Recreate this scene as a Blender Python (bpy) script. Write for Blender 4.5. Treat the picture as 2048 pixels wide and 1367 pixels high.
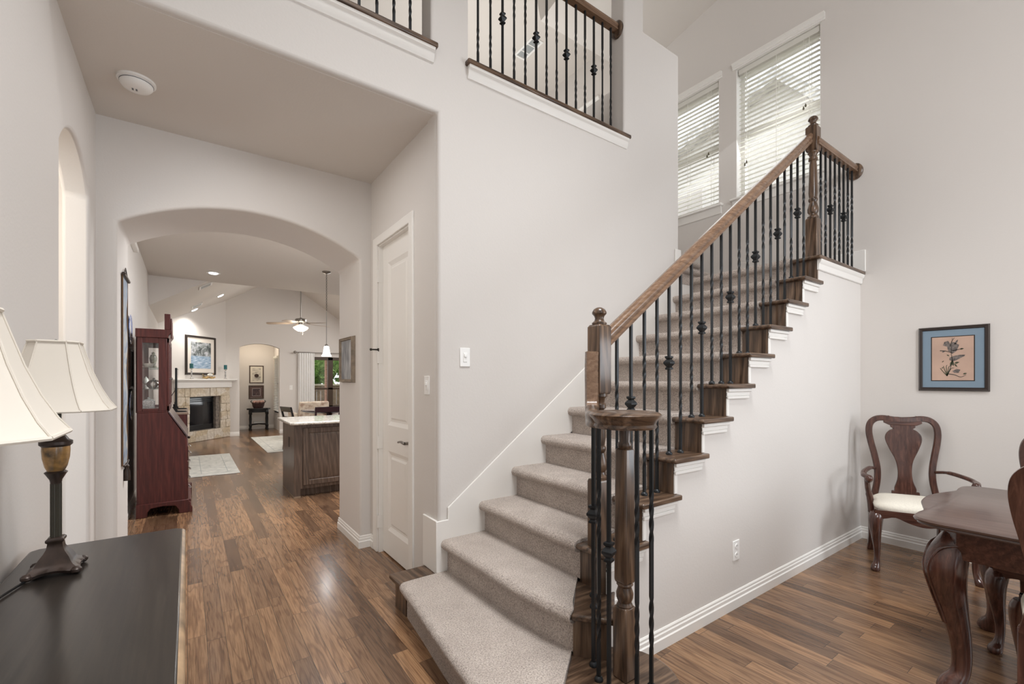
import bpy, bmesh, math, random
from mathutils import Vector, Matrix
PI = math.pi
random.seed(7)
for o in list(bpy.data.objects): bpy.data.objects.remove(o)
S = bpy.context.scene
C = S.collection

# ------------------------------------------------------------------ camera
cam = bpy.data.cameras.new('camera')
cam.sensor_fit = 'HORIZONTAL'; cam.sensor_width = 36.0
cam.lens = 905.0 / 2048.0 * 36.0
cam.shift_y = 76.5 / 2048.0
cam.clip_start = 0.05; cam.clip_end = 200
YAW = math.atan(649 / 905.0)
co = bpy.data.objects.new('camera', cam); C.objects.link(co)
co.location = (0, 0, 1.37); co.rotation_euler = (PI / 2, 0, -YAW)
S.camera = co
S.view_settings.view_transform = 'Standard'; S.view_settings.look = 'None'
S.view_settings.gamma = 1; S.view_settings.use_curve_mapping = False
S.view_settings.exposure = 0.1

# ------------------------------------------------------------------ world and lights
W = bpy.data.worlds.new('world'); S.world = W; W.use_nodes = True
bg = W.node_tree.nodes['Background']
bg.inputs[0].default_value = (0.90, 0.95, 1.0, 1); bg.inputs[1].default_value = 2.1

def area(name, loc, target, sx, sy, watts, col=(1, 1, 1), spread=PI):
    l = bpy.data.lights.new(name, 'AREA'); l.shape = 'RECTANGLE'; l.size = sx; l.size_y = sy
    l.energy = watts; l.color = col; l.spread = spread
    o = bpy.data.objects.new(name, l); C.objects.link(o); o.location = loc
    d = Vector(target) - Vector(loc); o.rotation_euler = d.to_track_quat('-Z', 'Y').to_euler()
    return o
def spot(name, loc, watts, col=(1, .96, .9)):
    l = bpy.data.lights.new(name, 'SPOT'); l.energy = watts; l.color = col; l.spot_size = math.radians(135); l.spot_blend = 1; l.shadow_soft_size = .06
    o = bpy.data.objects.new(name, l); C.objects.link(o); o.location = loc; return o
def point(name, loc, watts, col=(1, .93, .84), r=.05):
    l = bpy.data.lights.new(name, 'POINT'); l.energy = watts; l.color = col; l.shadow_soft_size = r
    o = bpy.data.objects.new(name, l); C.objects.link(o); o.location = loc; return o
area('right_wall_fill_light', (.9, -2.9, 4.2), (4.7, .6, 2.6), 1.2, 1.7, 29, (.97, .98, 1), math.radians(84))  # unseen fill light, added to brighten the right wall
area('lower_stair_fill_light', (-.1, -2.6, 1.6), (1.0, 2.4, .6), 1.0, 2.0, 3, (.95, .98, 1))  # added area light lifting the lower stairs and left side, no real source
area('left_wall_fill_light', (4.6, -1.6, 1.9), (-.4, 1.0, 1.5), 1.8, 1.8, 84, (.88, .94, 1))  # invented side fill for the left wall; no known window behind it
area('foyer_top_fill_light', (1.2, .1, 5.8), (1.2, .15, 0), 1.5, 1.5, 84, (.98, .99, 1), math.radians(96))  # added overhead fill for the carpet and floor, no fitting hangs here
area('hall_fill_light', (.4, 2.95, 2.96), (.4, 2.95, 0), .5, .5, 5, (.98, .98, 1))  # fill put under the hall ceiling to lift the walls, without a fitting
area('stair_window_light', (4.70, 2.6, 4.1), (2.5, 2.2, 3.0), 1.6, 1.3, 10, (.95, .98, 1))
area('loft_fill_light', (2.9, 5.0, 4.0), (3.1, 5.0, 6.1), 2.4, 2.0, 46, (1, .99, .97))  # added uplight that brightens the loft ceiling, not an actual lamp
area('kitchen_fill_light', (1.6, 5.4, 2.95), (1.3, 5.6, 0), 1.6, 1.6, 135, (.97, .98, 1))  # added downward fill for the kitchen and arch pier, no fitting built
area('living_fill_light', (3.6, 11.0, 2.6), (2.0, 11.4, 0.6), 1.6, 1.6, 32, (1, .98, .97))  # extra unseen area light put in to brighten the great room
area('patio_daylight', (4.3, 12.6, 1.4), (3.0, 9.0, .6), 1.6, 1.5, 30, (.95, .98, 1))
area('study_light', (-1.4, 3.0, 2.3), (.6, 3.6, 1.2), .8, .8, 13, (1, .90, .76))
area('niche_light', (1.5, 13.9, 2.5), (1.5, 14.4, 0), .7, .5, 7, (1, .86, .68))

# ------------------------------------------------------------------ materials
def lin(c):
    return tuple(((x / 255) / 12.92 if x / 255 <= .04045 else ((x / 255 + .055) / 1.055) ** 2.4) for x in c)
class N:
    def __init__(s, name, rough=.5, metal=0, col=(200, 200, 200), spec=.5, coat=0):
        m = s.m = bpy.data.materials.new(name); m.use_nodes = True
        s.t = m.node_tree; s.b = s.t.nodes['Principled BSDF']
        s.b.inputs['Base Color'].default_value = (*lin(col), 1)
        s.b.inputs['Roughness'].default_value = rough; s.b.inputs['Metallic'].default_value = metal
        s.b.inputs['Specular IOR Level'].default_value = spec
        s.b.inputs['Coat Weight'].default_value = coat; s.b.inputs['Coat Roughness'].default_value = .15
    def n(s, typ, **kw):
        q = s.t.nodes.new(typ)
        for k, v in kw.items():
            if k.startswith('i_'):
                k2 = k[2:]
                q.inputs[int(k2) if k2.isdigit() else k2.replace('_', ' ')].default_value = v
            else: setattr(q, k, v)
        return q
    def l(s, a, b): s.t.links.new(a, b)
    def pos(s, scale=(1, 1, 1), rot=(0, 0, 0)):
        g = s.n('ShaderNodeNewGeometry'); mp = s.n('ShaderNodeMapping')
        mp.inputs['Scale'].default_value = scale; mp.inputs['Rotation'].default_value = rot
        s.l(g.outputs['Position'], mp.inputs[0]); return mp.outputs[0]
    def obj(s, scale=(1, 1, 1), rot=(0, 0, 0)):
        g = s.n('ShaderNodeTexCoord'); mp = s.n('ShaderNodeMapping')
        mp.inputs['Scale'].default_value = scale; mp.inputs['Rotation'].default_value = rot
        s.l(g.outputs['Object'], mp.inputs[0]); return mp.outputs[0]
    def ramp(s, fac, stops):
        r = s.n('ShaderNodeValToRGB'); e = r.color_ramp.elements
        e[0].position = stops[0][0]; e[0].color = (*lin(stops[0][1]), 1)
        e[1].position = stops[-1][0]; e[1].color = (*lin(stops[-1][1]), 1)
        for p, c in stops[1:-1]:
            q = e.new(p); q.color = (*lin(c), 1)
        s.l(fac, r.inputs[0]); return r.outputs[0]
    def bump(s, h, strength=.3, dist=.01):
        b = s.n('ShaderNodeBump'); b.inputs['Strength'].default_value = strength; b.inputs['Distance'].default_value = dist
        s.l(h, b.inputs['Height']); s.l(b.outputs[0], s.b.inputs['Normal'])
    def mix(s, fac, a, b, mode='MIX'):
        q = s.n('ShaderNodeMix', data_type='RGBA', blend_type=mode)
        for sock, v in ((q.inputs[0], fac), (q.inputs[6], a), (q.inputs[7], b)):
            if hasattr(v, 'is_output') or hasattr(v, 'links'): s.l(v, sock)
            else: sock.default_value = v
        return q.outputs[2]
    def col(s, c): s.l(c, s.b.inputs['Base Color'])
def plain(name, col, rough=.5, metal=0, noise=0, nscale=20, bump=0, coat=0, spec=.5):
    m = N(name, rough, metal, col, spec, coat)
    if noise or bump:
        t = m.n('ShaderNodeTexNoise', i_Scale=nscale, i_Detail=4.0); m.l(m.obj(), t.inputs['Vector'])
        if noise:
            a = [max(0, x * (1 - noise)) for x in col]; b = [min(255, x * (1 + noise)) for x in col]
            m.col(m.ramp(t.outputs[0], [(.3, a), (.7, b)]))
        if bump: m.bump(t.outputs[0], bump, .004)
    return m.m
def paint(name, col, bump=.12):
    m = N(name, .75, 0, col, .25)
    t = m.n('ShaderNodeTexNoise', i_Scale=85.0, i_Detail=3.0); m.l(m.pos(), t.inputs['Vector'])
    m.bump(t.outputs[0], bump, .004); return m.m
def wood(name, stops, axis='X', rough=.3, scale=1.0, coat=.2, grain=1.0, local=True):
    """streaky oak/mahogany: noise stretched along one axis"""
    m = N(name, rough, 0, stops[1][1], .4, coat)
    sc = {'X': (3, 64, 64), 'Y': (64, 3, 64), 'Z': (64, 64, 3)}[axis]
    v = m.obj(tuple(q * scale for q in sc)) if local else m.pos(tuple(q * scale for q in sc))
    t = m.n('ShaderNodeTexNoise', i_Scale=1.0, i_Detail=5.0, i_Roughness=.62, i_Distortion=.9); m.l(v, t.inputs['Vector'])
    sc2 = {'X': (1.2, 9, 9), 'Y': (9, 1.2, 9), 'Z': (9, 9, 1.2)}[axis]
    v2 = m.obj(tuple(q * scale for q in sc2)) if local else m.pos(tuple(q * scale for q in sc2))
    w = m.n('ShaderNodeTexWave', wave_type='BANDS', bands_direction='DIAGONAL', i_Scale=1.3, i_Distortion=9.0, i_Detail=3.0, i_Detail_Scale=1.2)
    m.l(v2, w.inputs['Vector'])
    f = m.n('ShaderNodeMix', data_type='FLOAT'); f.inputs[0].default_value = .35 * grain
    m.l(t.outputs[0], f.inputs[2]); m.l(w.outputs['Fac'], f.inputs[3])
    m.col(m.ramp(f.outputs[0], stops)); m.bump(t.outputs[0], .12, .002)
    return m.m
def floor_mat():
    m = N('hardwood_planks', .27, 0, (90, 68, 55), .5, .22)
    g = m.n('ShaderNodeNewGeometry'); sp = m.n('ShaderNodeSeparateXYZ'); cb = m.n('ShaderNodeCombineXYZ')
    m.l(g.outputs['Position'], sp.inputs[0]); m.l(sp.outputs[0], cb.inputs[1])
    dv = m.n('ShaderNodeMath', operation='DIVIDE', i_1=.083); m.l(sp.outputs[0], dv.inputs[0])
    fl = m.n('ShaderNodeMath', operation='FLOOR'); m.l(dv.outputs[0], fl.inputs[0])
    wn = m.n('ShaderNodeTexWhiteNoise', noise_dimensions='1D'); m.l(fl.outputs[0], wn.inputs['W'])
    ma = m.n('ShaderNodeMath', operation='MULTIPLY_ADD', i_1=7.0); m.l(wn.outputs[0], ma.inputs[0]); m.l(sp.outputs[1], ma.inputs[2])
    m.l(ma.outputs[0], cb.inputs[0])
    br = m.n('ShaderNodeTexBrick', offset=0.0, offset_frequency=1, squash=1.0)
    br.inputs['Color1'].default_value = (0, 0, 0, 1); br.inputs['Color2'].default_value = (1, 1, 1, 1)
    br.inputs['Mortar'].default_value = (.5, .5, .5, 1); br.inputs['Scale'].default_value = 1
    br.inputs['Mortar Size'].default_value = .0009; br.inputs['Mortar Smooth'].default_value = .2
    br.inputs['Brick Width'].default_value = .78; br.inputs['Row Height'].default_value = .083
    m.l(cb.outputs[0], br.inputs['Vector'])
    rnd = m.n('ShaderNodeSeparateColor'); m.l(br.outputs['Color'], rnd.inputs[0])
    mul = m.n('ShaderNodeMath', operation='MULTIPLY', i_1=37.0); m.l(rnd.outputs[0], mul.inputs[0])
    def grain(scale, detail, dist, rough):
        mp = m.n('ShaderNodeMapping'); mp.inputs['Scale'].default_value = scale; m.l(g.outputs['Position'], mp.inputs[0])
        t = m.n('ShaderNodeTexNoise', noise_dimensions='4D', i_Scale=1.0, i_Detail=detail, i_Distortion=dist, i_Roughness=rough)
        m.l(mp.outputs[0], t.inputs['Vector']); m.l(mul.outputs[0], t.inputs['W']); return t.outputs[0]
    g1 = grain((13, 1.5, 1), 2.0, .4, .5)      # broad figure
    g2 = grain((150, 5, 1), 4.0, .5, .6)       # fine pores
    sn = m.n('ShaderNodeMath', operation='MULTIPLY', i_1=46.0); m.l(g1, sn.inputs[0])
    sn2 = m.n('ShaderNodeMath', operation='SINE'); m.l(sn.outputs[0], sn2.inputs[0])
    base = m.ramp(rnd.outputs[0], [(0, (102, 77, 58)), (.35, (136, 105, 79)), (.65, (150, 117, 88)), (1, (166, 129, 96))])
    cath = m.ramp(sn2.outputs[0], [(-.0, (255, 255, 255)), (.5, (226, 218, 212)), (.95, (172, 156, 146))])
    pore = m.ramp(g2, [(.36, (150, 138, 128)), (.56, (255, 255, 255))])
    c = m.mix(.5, base, cath, 'MULTIPLY'); c = m.mix(.6, c, pore, 'MULTIPLY')
    big = m.n('ShaderNodeTexNoise', i_Scale=.55, i_Detail=1.0); m.l(g.outputs['Position'], big.inputs['Vector'])
    c = m.mix(.5, c, m.ramp(big.outputs[0], [(.3, (225, 220, 222)), (.7, (255, 250, 240))]), 'MULTIPLY')
    c = m.mix(br.outputs['Fac'], c, (.012, .008, .006, 1))
    m.col(c); m.bump(g2, .07, .002)
    return m.m
def carpet_mat():
    m = N('taupe_carpet', .95, 0, (176, 160, 146), .1)
    t = m.n('ShaderNodeTexNoise', i_Scale=150.0, i_Detail=3.0, i_Roughness=.7); m.l(m.pos(), t.inputs['Vector'])
    b = m.n('ShaderNodeTexNoise', i_Scale=9.0, i_Detail=3.0); m.l(m.pos(), b.inputs['Vector'])
    c = m.ramp(t.outputs[0], [(.3, (146, 131, 120)), (.5, (214, 200, 190)), (.72, (244, 235, 226))])
    c = m.mix(.35, c, m.ramp(b.outputs[0], [(.3, (200, 190, 182)), (.7, (255, 252, 248))]), 'MULTIPLY')
    m.col(c); m.bump(t.outputs[0], 1.0, .012)
    m.b.inputs['Sheen Weight'].default_value = .25
    return m.m
def glass_mat(name='window_glass', tint=(1, 1, 1), refl=.08):
    m = bpy.data.materials.new(name); m.use_nodes = True; t = m.node_tree; t.nodes.clear()
    o = t.nodes.new('ShaderNodeOutputMaterial'); mx = t.nodes.new('ShaderNodeMixShader')
    a = t.nodes.new('ShaderNodeBsdfTransparent'); a.inputs[0].default_value = (*tint, 1)
    b = t.nodes.new('ShaderNodeBsdfGlossy'); b.inputs['Roughness'].default_value = .02
    mx.inputs[0].default_value = refl
    t.links.new(a.outputs[0], mx.inputs[1]); t.links.new(b.outputs[0], mx.inputs[2]); t.links.new(mx.outputs[0], o.inputs[0])
    return m
def emit_mat(name, col, strength):
    m = N(name, .4, 0, (240, 238, 232)); m.b.inputs['Emission Color'].default_value = (*col, 1)
    m.b.inputs['Emission Strength'].default_value = strength; return m.m
def stone_mat():
    m = N('limestone', .85, 0, (214, 198, 172), .2)
    v = m.n('ShaderNodeTexVoronoi', i_Scale=3.6); m.l(m.obj((1, 1, 1.7)), v.inputs['Vector'])
    n = m.n('ShaderNodeTexNoise', i_Scale=22.0, i_Detail=5.0); m.l(m.obj(), n.inputs['Vector'])
    sp = m.n('ShaderNodeSeparateColor'); m.l(v.outputs['Color'], sp.inputs[0])
    c = m.ramp(sp.outputs[0], [(.0, (212, 198, 174)), (.4, (220, 210, 194)), (1, (230, 224, 214))])
    c = m.mix(.45, c, m.ramp(n.outputs[0], [(.35, (196, 182, 160)), (.65, (255, 252, 246))]), 'MULTIPLY')
    m.col(c); m.bump(n.outputs[0], .6, .02); return m.m
def granite_mat():
    m = N('pale_granite', .12, 0, (222, 218, 210), .5)
    n = m.n('ShaderNodeTexNoise', i_Scale=34.0, i_Detail=6.0, i_Roughness=.75); m.l(m.obj(), n.inputs['Vector'])
    m.col(m.ramp(n.outputs[0], [(.33, (70, 66, 60)), (.43, (190, 184, 172)), (.6, (226, 222, 214)), (1, (240, 238, 234))])); return m.m
def foliage_mat():
    m = N('tree_leaves', .6, 0, (90, 130, 50), .2)
    n = m.n('ShaderNodeTexNoise', i_Scale=7.0, i_Detail=6.0, i_Roughness=.7); m.l(m.obj(), n.inputs['Vector'])
    m.col(m.ramp(n.outputs[0], [(.3, (60, 88, 36)), (.5, (126, 166, 76)), (.7, (206, 228, 150))])); m.bump(n.outputs[0], 1, .2); return m.m
def brick_mat(name, c1, c2, mortar, sc=4.0):
    m = N(name, .9, 0, c1, .1)
    b = m.n('ShaderNodeTexBrick'); b.inputs['Color1'].default_value = (*lin(c1), 1); b.inputs['Color2'].default_value = (*lin(c2), 1)
    b.inputs['Mortar'].default_value = (*lin(mortar), 1); b.inputs['Scale'].default_value = sc
    b.inputs['Mortar Size'].default_value = .012
    g = m.n('ShaderNodeNewGeometry'); sp = m.n('ShaderNodeSeparateXYZ'); cb = m.n('ShaderNodeCombineXYZ'); ad = m.n('ShaderNodeMath', operation='ADD')
    m.l(g.outputs['Position'], sp.inputs[0]); m.l(sp.outputs[0], ad.inputs[0]); m.l(sp.outputs[1], ad.inputs[1])
    m.l(ad.outputs[0], cb.inputs[0]); m.l(sp.outputs[2], cb.inputs[1]); m.l(cb.outputs[0], b.inputs['Vector']); m.col(b.outputs[0]); return m.m
def picture_mat(name, stops, scale=6.0, detail=5.0, dist=1.0, stretch=(1, 1, 1)):
    m = N(name, .5, 0, stops[0][1], .3)
    n = m.n('ShaderNodeTexNoise', i_Scale=scale, i_Detail=detail, i_Distortion=dist); m.l(m.obj(stretch), n.inputs['Vector'])
    m.col(m.ramp(n.outputs[0], stops)); return m.m
def rug_mat():
    m = N('pale_rug', .95, 0, (214, 212, 204), .1)
    n = m.n('ShaderNodeTexNoise', i_Scale=7.0, i_Detail=6.0, i_Roughness=.7); m.l(m.obj(), n.inputs['Vector'])
    v = m.n('ShaderNodeTexVoronoi', i_Scale=4.0, feature='DISTANCE_TO_EDGE'); m.l(m.obj(), v.inputs['Vector'])
    c = m.ramp(n.outputs[0], [(.3, (190, 190, 184)), (.6, (222, 220, 212))])
    c = m.mix(.5, c, m.ramp(v.outputs[0], [(.0, (222, 226, 224)), (.06, (255, 255, 255))]), 'MULTIPLY')
    m.col(c); return m.m

WALL = paint('wall_paint', (219, 214, 209)); CEIL = paint('ceiling_paint', (219, 213, 206)); WHITE = plain('white_trim', (238, 235, 230), .38)
FLOOR = floor_mat(); CARPET = carpet_mat(); GLASS = glass_mat(); STONE = stone_mat(); GRANITE = granite_mat()
OAKS = [(.32, (54, 40, 30)), (.5, (88, 68, 53)), (.68, (116, 93, 74))]
OAKX = wood('stained_oak', OAKS, 'X', grain=.55); OAKY = wood('stained_oak_across', OAKS, 'Y', grain=.55); OAKZ = wood('stained_oak_upright', OAKS, 'Z', grain=.55)
RAILW = wood('oak_rail', [(.25, (96, 72, 54)), (.5, (120, 93, 73)), (.75, (144, 117, 95))], 'X', .25, grain=.35)
MAHS = [(.25, (48, 27, 21)), (.5, (74, 45, 36)), (.75, (100, 66, 54))]
MAHZ = wood('dark_mahogany', MAHS, 'Z', .22, coat=.5, grain=.4); MAHX = wood('dark_mahogany_long', MAHS, 'X', .22, coat=.4, grain=.4); MAHY = wood('dark_mahogany_top', [(.25, (72, 55, 49)), (.5, (88, 69, 62)), (.75, (102, 83, 75))], 'Y', .3, coat=.3, grain=.3)
REDM = wood('red_mahogany', [(.25, (58, 24, 22)), (.5, (78, 34, 30)), (.75, (98, 46, 40))], 'Z', .4, grain=.3, coat=.1)
ISL = wood('grey_oak', [(.25, (70, 57, 49)), (.5, (94, 78, 67)), (.75, (118, 99, 86))], 'Z', .35, grain=.6)
BLACKW = wood('black_brown_wood', [(.25, (30, 26, 23)), (.5, (40, 35, 31)), (.75, (52, 46, 40))], 'Y', .3, coat=.3, grain=.3)
WORN = plain('worn_wood_edge', (150, 124, 96), .4, noise=.25, nscale=12)
IRON = plain('black_iron', (44, 46, 48), .42, .55); NICKEL = plain('brushed_nickel', (150, 146, 140), .3, .9); DKMET = plain('dark_metal', (62, 58, 54), .35, .8)
CREAM = plain('cream_upholstery', (232, 226, 212), .9, noise=.03, nscale=120, bump=.1); SHADE = plain('cream_lampshade', (218, 210, 198), .85)
BRONZE = plain('dark_bronze', (58, 46, 40), .35, .35, noise=.2, nscale=30); URN = plain('amber_resin', (136, 104, 62), .25, 0, noise=.5, nscale=24, coat=.4)
PLASTIC = plain('white_plastic', (244, 243, 240), .35); BLACK = plain('black', (18, 18, 20), .35); BLKGLASS = plain('black_glass', (14, 16, 22), .06, spec=.8)
def translucent(name, col, k):
    m = N(name, .6, 0, col, .2); tr = m.n('ShaderNodeBsdfTranslucent'); tr.inputs[0].default_value = (*lin(col), 1)
    mx = m.n('ShaderNodeMixShader'); mx.inputs[0].default_value = k
    out = [q for q in m.t.nodes if q.type == 'OUTPUT_MATERIAL'][0]
    m.l(m.b.outputs[0], mx.inputs[1]); m.l(tr.outputs[0], mx.inputs[2]); m.l(mx.outputs[0], out.inputs[0]); return m.m
BLIND = translucent('white_slat', (248, 246, 240), .35); CURT = translucent('sheer_white', (248, 247, 245), .2)
SILVER = plain('silver', (190, 188, 184), .2, .9)
CHINA = plain('white_china', (232, 228, 220), .2, noise=.12, nscale=14)

# ------------------------------------------------------------------ mesh builder
def sub(a, b): return (a[0] - b[0], a[1] - b[1], a[2] - b[2])
class MB:
    def __init__(s): s.v = []; s.f = []
    def add(s, vs, fs):
        k = len(s.v); s.v += [tuple(q) for q in vs]; s.f += [tuple(i + k for i in f) for f in fs]; return s
    def box(s, x0, x1, y0, y1, z0, z1):
        x0, x1 = sorted((x0, x1)); y0, y1 = sorted((y0, y1)); z0, z1 = sorted((z0, z1))
        return s.add([(x0, y0, z0), (x1, y0, z0), (x1, y1, z0), (x0, y1, z0), (x0, y0, z1), (x1, y0, z1), (x1, y1, z1), (x0, y1, z1)],
                     [(3, 2, 1, 0), (4, 5, 6, 7), (0, 1, 5, 4), (1, 2, 6, 5), (2, 3, 7, 6), (3, 0, 4, 7)])
    def prism(s, pts, ax, a, b):
        """2D outline pushed along axis ax from a to b. ax 'x': pts=(y,z); 'y': (x,z); 'z': (x,y)"""
        f = {'x': lambda p, t: (t, p[0], p[1]), 'y': lambda p, t: (p[0], t, p[1]), 'z': lambda p, t: (p[0], p[1], t)}[ax]
        n = len(pts)
        return s.add([f(p, a) for p in pts] + [f(p, b) for p in pts],
                     [tuple(range(n))[::-1], tuple(range(n, 2 * n))] + [(i, (i + 1) % n, n + (i + 1) % n, n + i) for i in range(n)])
    def rings(s, rs, cap=True, closed=True):
        n = len(rs[0]); vs = [p for r in rs for p in r]; fs = []
        for i in range(len(rs) - 1):
            for j in range(n if closed else n - 1):
                a, b = i * n + j, i * n + (j + 1) % n
                fs.append((a, b, b + n, a + n))
        if cap: fs.append(tuple(range(n))[::-1]); fs.append(tuple(range((len(rs) - 1) * n, len(rs) * n)))
        return s.add(vs, fs)
    def lathe(s, prof, c=(0, 0, 0), seg=20, sx=1, sy=1):
        return s.rings([[(c[0] + max(r, 1e-4) * math.cos(2 * PI * k / seg) * sx, c[1] + max(r, 1e-4) * math.sin(2 * PI * k / seg) * sy, c[2] + z) for k in range(seg)] for r, z in prof])
    def sq(s, prof, c=(0, 0, 0), rot=0, ry=1.0):
        """square section turned profile: (half width, z[, angle])"""
        rs = []
        for q in prof:
            a = (q[2] if len(q) > 2 else 0) + rot + PI / 4
            r = q[0] * math.sqrt(2)
            rs.append([(c[0] + r * math.cos(a + k * PI / 2), c[1] + ry * r * math.sin(a + k * PI / 2), c[2] + q[1]) for k in range(4)])
        return s.rings(rs)
    def tube(s, path, r, seg=8, flat=1.0):
        rr = r if isinstance(r, (list, tuple)) else [r] * len(path)
        P = [Vector(p) for p in path]; rs = []
        t0 = (P[1] - P[0]).normalized(); ref = Vector((0, 0, 1)) if abs(t0.z) < .9 else Vector((0, 1, 0))
        u = t0.cross(ref).normalized()
        for i, p in enumerate(P):
            t = (P[min(i + 1, len(P) - 1)] - P[max(i - 1, 0)]).normalized()
            u = (u - t * u.dot(t)).normalized(); w = t.cross(u)
            rs.append([tuple(p + (u * math.cos(2 * PI * k / seg) + w * math.sin(2 * PI * k / seg) * flat) * rr[i]) for k in range(seg)])
        return s.rings(rs)
    def sweep(s, path, prof, up=(0, 0, 1), cap=True):
        """profile (side, up) along path, side = tangent x up"""
        P = [Vector(p) for p in path]; U = Vector(up); rs = []
        for i, p in enumerate(P):
            if 0 < i < len(P) - 1:
                t1 = (P[i] - P[i - 1]).normalized(); t2 = (P[i + 1] - P[i]).normalized(); t = (t1 + t2).normalized(); k = 1 / max(.35, t.dot(t2))
            else: t = (P[min(i + 1, len(P) - 1)] - P[max(i - 1, 0)]).normalized(); k = 1
            sd = t.cross(U).normalized(); w = sd.cross(t).normalized()
            rs.append([tuple(p + sd * a * k + w * b) for a, b in prof])
        return s.rings(rs, cap)
    def ball(s, c, r, seg=12, sx=1, sy=1, sz=1):
        n = seg // 2
        return s.lathe([(r * math.sin(PI * i / n), -r * sz * math.cos(PI * i / n)) for i in range(n + 1)], c, seg, sx, sy)
    def make(s, name, mat, parent=None, bevel=0, seg=2, smooth=38, subd=0, fix=True, ang=40):
        me = bpy.data.meshes.new(name); me.from_pydata(s.v, [], s.f); me.validate()
        if fix:
            bm = bmesh.new(); bm.from_mesh(me); bmesh.ops.recalc_face_normals(bm, faces=bm.faces); bm.to_mesh(me); bm.free()
        o = bpy.data.objects.new(name, me); C.objects.link(o); me.materials.append(mat)
        if smooth:
            me.polygons.foreach_set('use_smooth', [True] * len(me.polygons)); me.set_sharp_from_angle(angle=math.radians(smooth))
        if bevel:
            b = o.modifiers.new('bevel', 'BEVEL'); b.width = bevel; b.segments = seg; b.limit_method = 'ANGLE'; b.angle_limit = math.radians(ang); b.harden_normals = False
        if subd:
            q = o.modifiers.new('sub', 'SUBSURF'); q.levels = subd; q.render_levels = subd
        if parent:
            o.parent = parent
            if parent.get('_w'): o.matrix_parent_inverse = Matrix.Translation(parent.location).inverted()
            elif parent.parent and parent.parent.get('_w'): pass
        return o
def tag(o, label, cat, group=None):
    o['label'] = label; o['category'] = cat
    if group: o['group'] = group
    return o
def thing(name, label, cat, loc=(0, 0, 0), rz=0, group=None, world=False):
    o = bpy.data.objects.new(name, None); C.objects.link(o); o.empty_display_size = .1
    o.location = loc; o.rotation_euler = (0, 0, rz)
    if world: o['_w'] = 1
    return tag(o, label, cat, group)
def struct(o): o['kind'] = 'structure'; return o
def copy_thing(src, loc, rz, label, group=None):
    r = src.copy(); C.objects.link(r); r.location = loc; r.rotation_euler = (0, 0, rz); r['label'] = label
    if group: r['group'] = group
    for ch in list(src.children):
        c = ch.copy(); C.objects.link(c); c.parent = r
        for g in ch.children:
            d = g.copy(); C.objects.link(d); d.parent = c
    return r
def arc(cx, cz, rx, rz, a0, a1, n):
    return [(cx + rx * math.cos(math.radians(a0 + (a1 - a0) * i / n)), cz + rz * math.sin(math.radians(a0 + (a1 - a0) * i / n))) for i in range(n + 1)]
def seg_arch(x0, x1, zs, za, n=24):
    """points of a segmental arch from x0 up and over to x1"""
    h = (x1 - x0) / 2; rise = za - zs; R = (h * h + rise * rise) / (2 * rise); cx = (x0 + x1) / 2; cz = za - R
    a = math.asin(h / R)
    return [(cx + R * math.sin(-a + 2 * a * i / n), cz + R * math.cos(-a + 2 * a * i / n)) for i in range(n + 1)]
def bez(pts, n=10):
    """Catmull-Rom through points (any dimension)"""
    out = []
    m = len(pts)
    for i in range(m - 1):
        p0, p1, p2, p3 = pts[max(i - 1, 0)], pts[i], pts[i + 1], pts[min(i + 2, m - 1)]
        for k in range(n):
            t = k / n
            out.append(tuple(.5 * ((2 * b) + (-a + c) * t + (2 * a - 5 * b + 4 * c - d) * t * t + (-a + 3 * b - 3 * c + d) * t ** 3) for a, b, c, d in zip(p0, p1, p2, p3)))
    out.append(tuple(pts[-1])); return out
def wall_holes(ax, a, b, u0, u1, z0, z1, holes):
    """slab across u,z with rectangular holes; ax 'x' slab between x=a..b, u=y"""
    m = MB(); us = sorted({u0, u1, *[q for h in holes for q in h[:2]]}); zs = sorted({z0, z1, *[q for h in holes for q in h[2:]]})
    for i in range(len(us) - 1):
        for j in range(len(zs) - 1):
            cu, cz = (us[i] + us[i + 1]) / 2, (zs[j] + zs[j + 1]) / 2
            if any(h[0] < cu < h[1] and h[2] < cz < h[3] for h in holes): continue
            if ax == 'x': m.box(a, b, us[i], us[i + 1], zs[j], zs[j + 1])
            else: m.box(us[i], us[i + 1], a, b, zs[j], zs[j + 1])
    return m

# ------------------------------------------------------------------ setting: floor, walls, ceilings
XL, XR, YA, YB, XH, LAND0 = -.456, 4.785, 3.73, 2.50, 1.24, 12 * .19267
struct(MB().box(-3.2, 8, -3.3, 15.2, -.1, 0).make('floor', FLOOR, smooth=0))
# left wall with its small arched opening
pts = [(-3.2, 0), (2.77, 0)] + seg_arch(2.77, 3.53, 2.42, 2.595, 20) + [(3.53, 0), (YA + .02, 0), (YA + .02, 6.1), (-3.2, 6.1)]
struct(MB().prism(pts, 'x', XL - .118, XL).make('wall_left', WALL, bevel=.018, seg=4))
# wall with the wide arch at the end of the hall
pts = [(-.75, 0), (-.357, 0)] + seg_arch(-.357, 1.146, 2.36, 2.575, 28) + [(1.146, 0), (1.36, 0), (1.36, 3.25), (-.75, 3.25)]
struct(MB().prism(pts, 'y', YA, 4.36).make('wall_arch', WALL, bevel=.02, seg=4))
# hall wall with the closet door
struct(wall_holes('x', XH - .0012, XH + .12, YB + .04, YA + .01, 0, 3.0, [(2.93, 3.56, -.1, 2.44)]).make('wall_hall', WALL, smooth=0))
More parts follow.
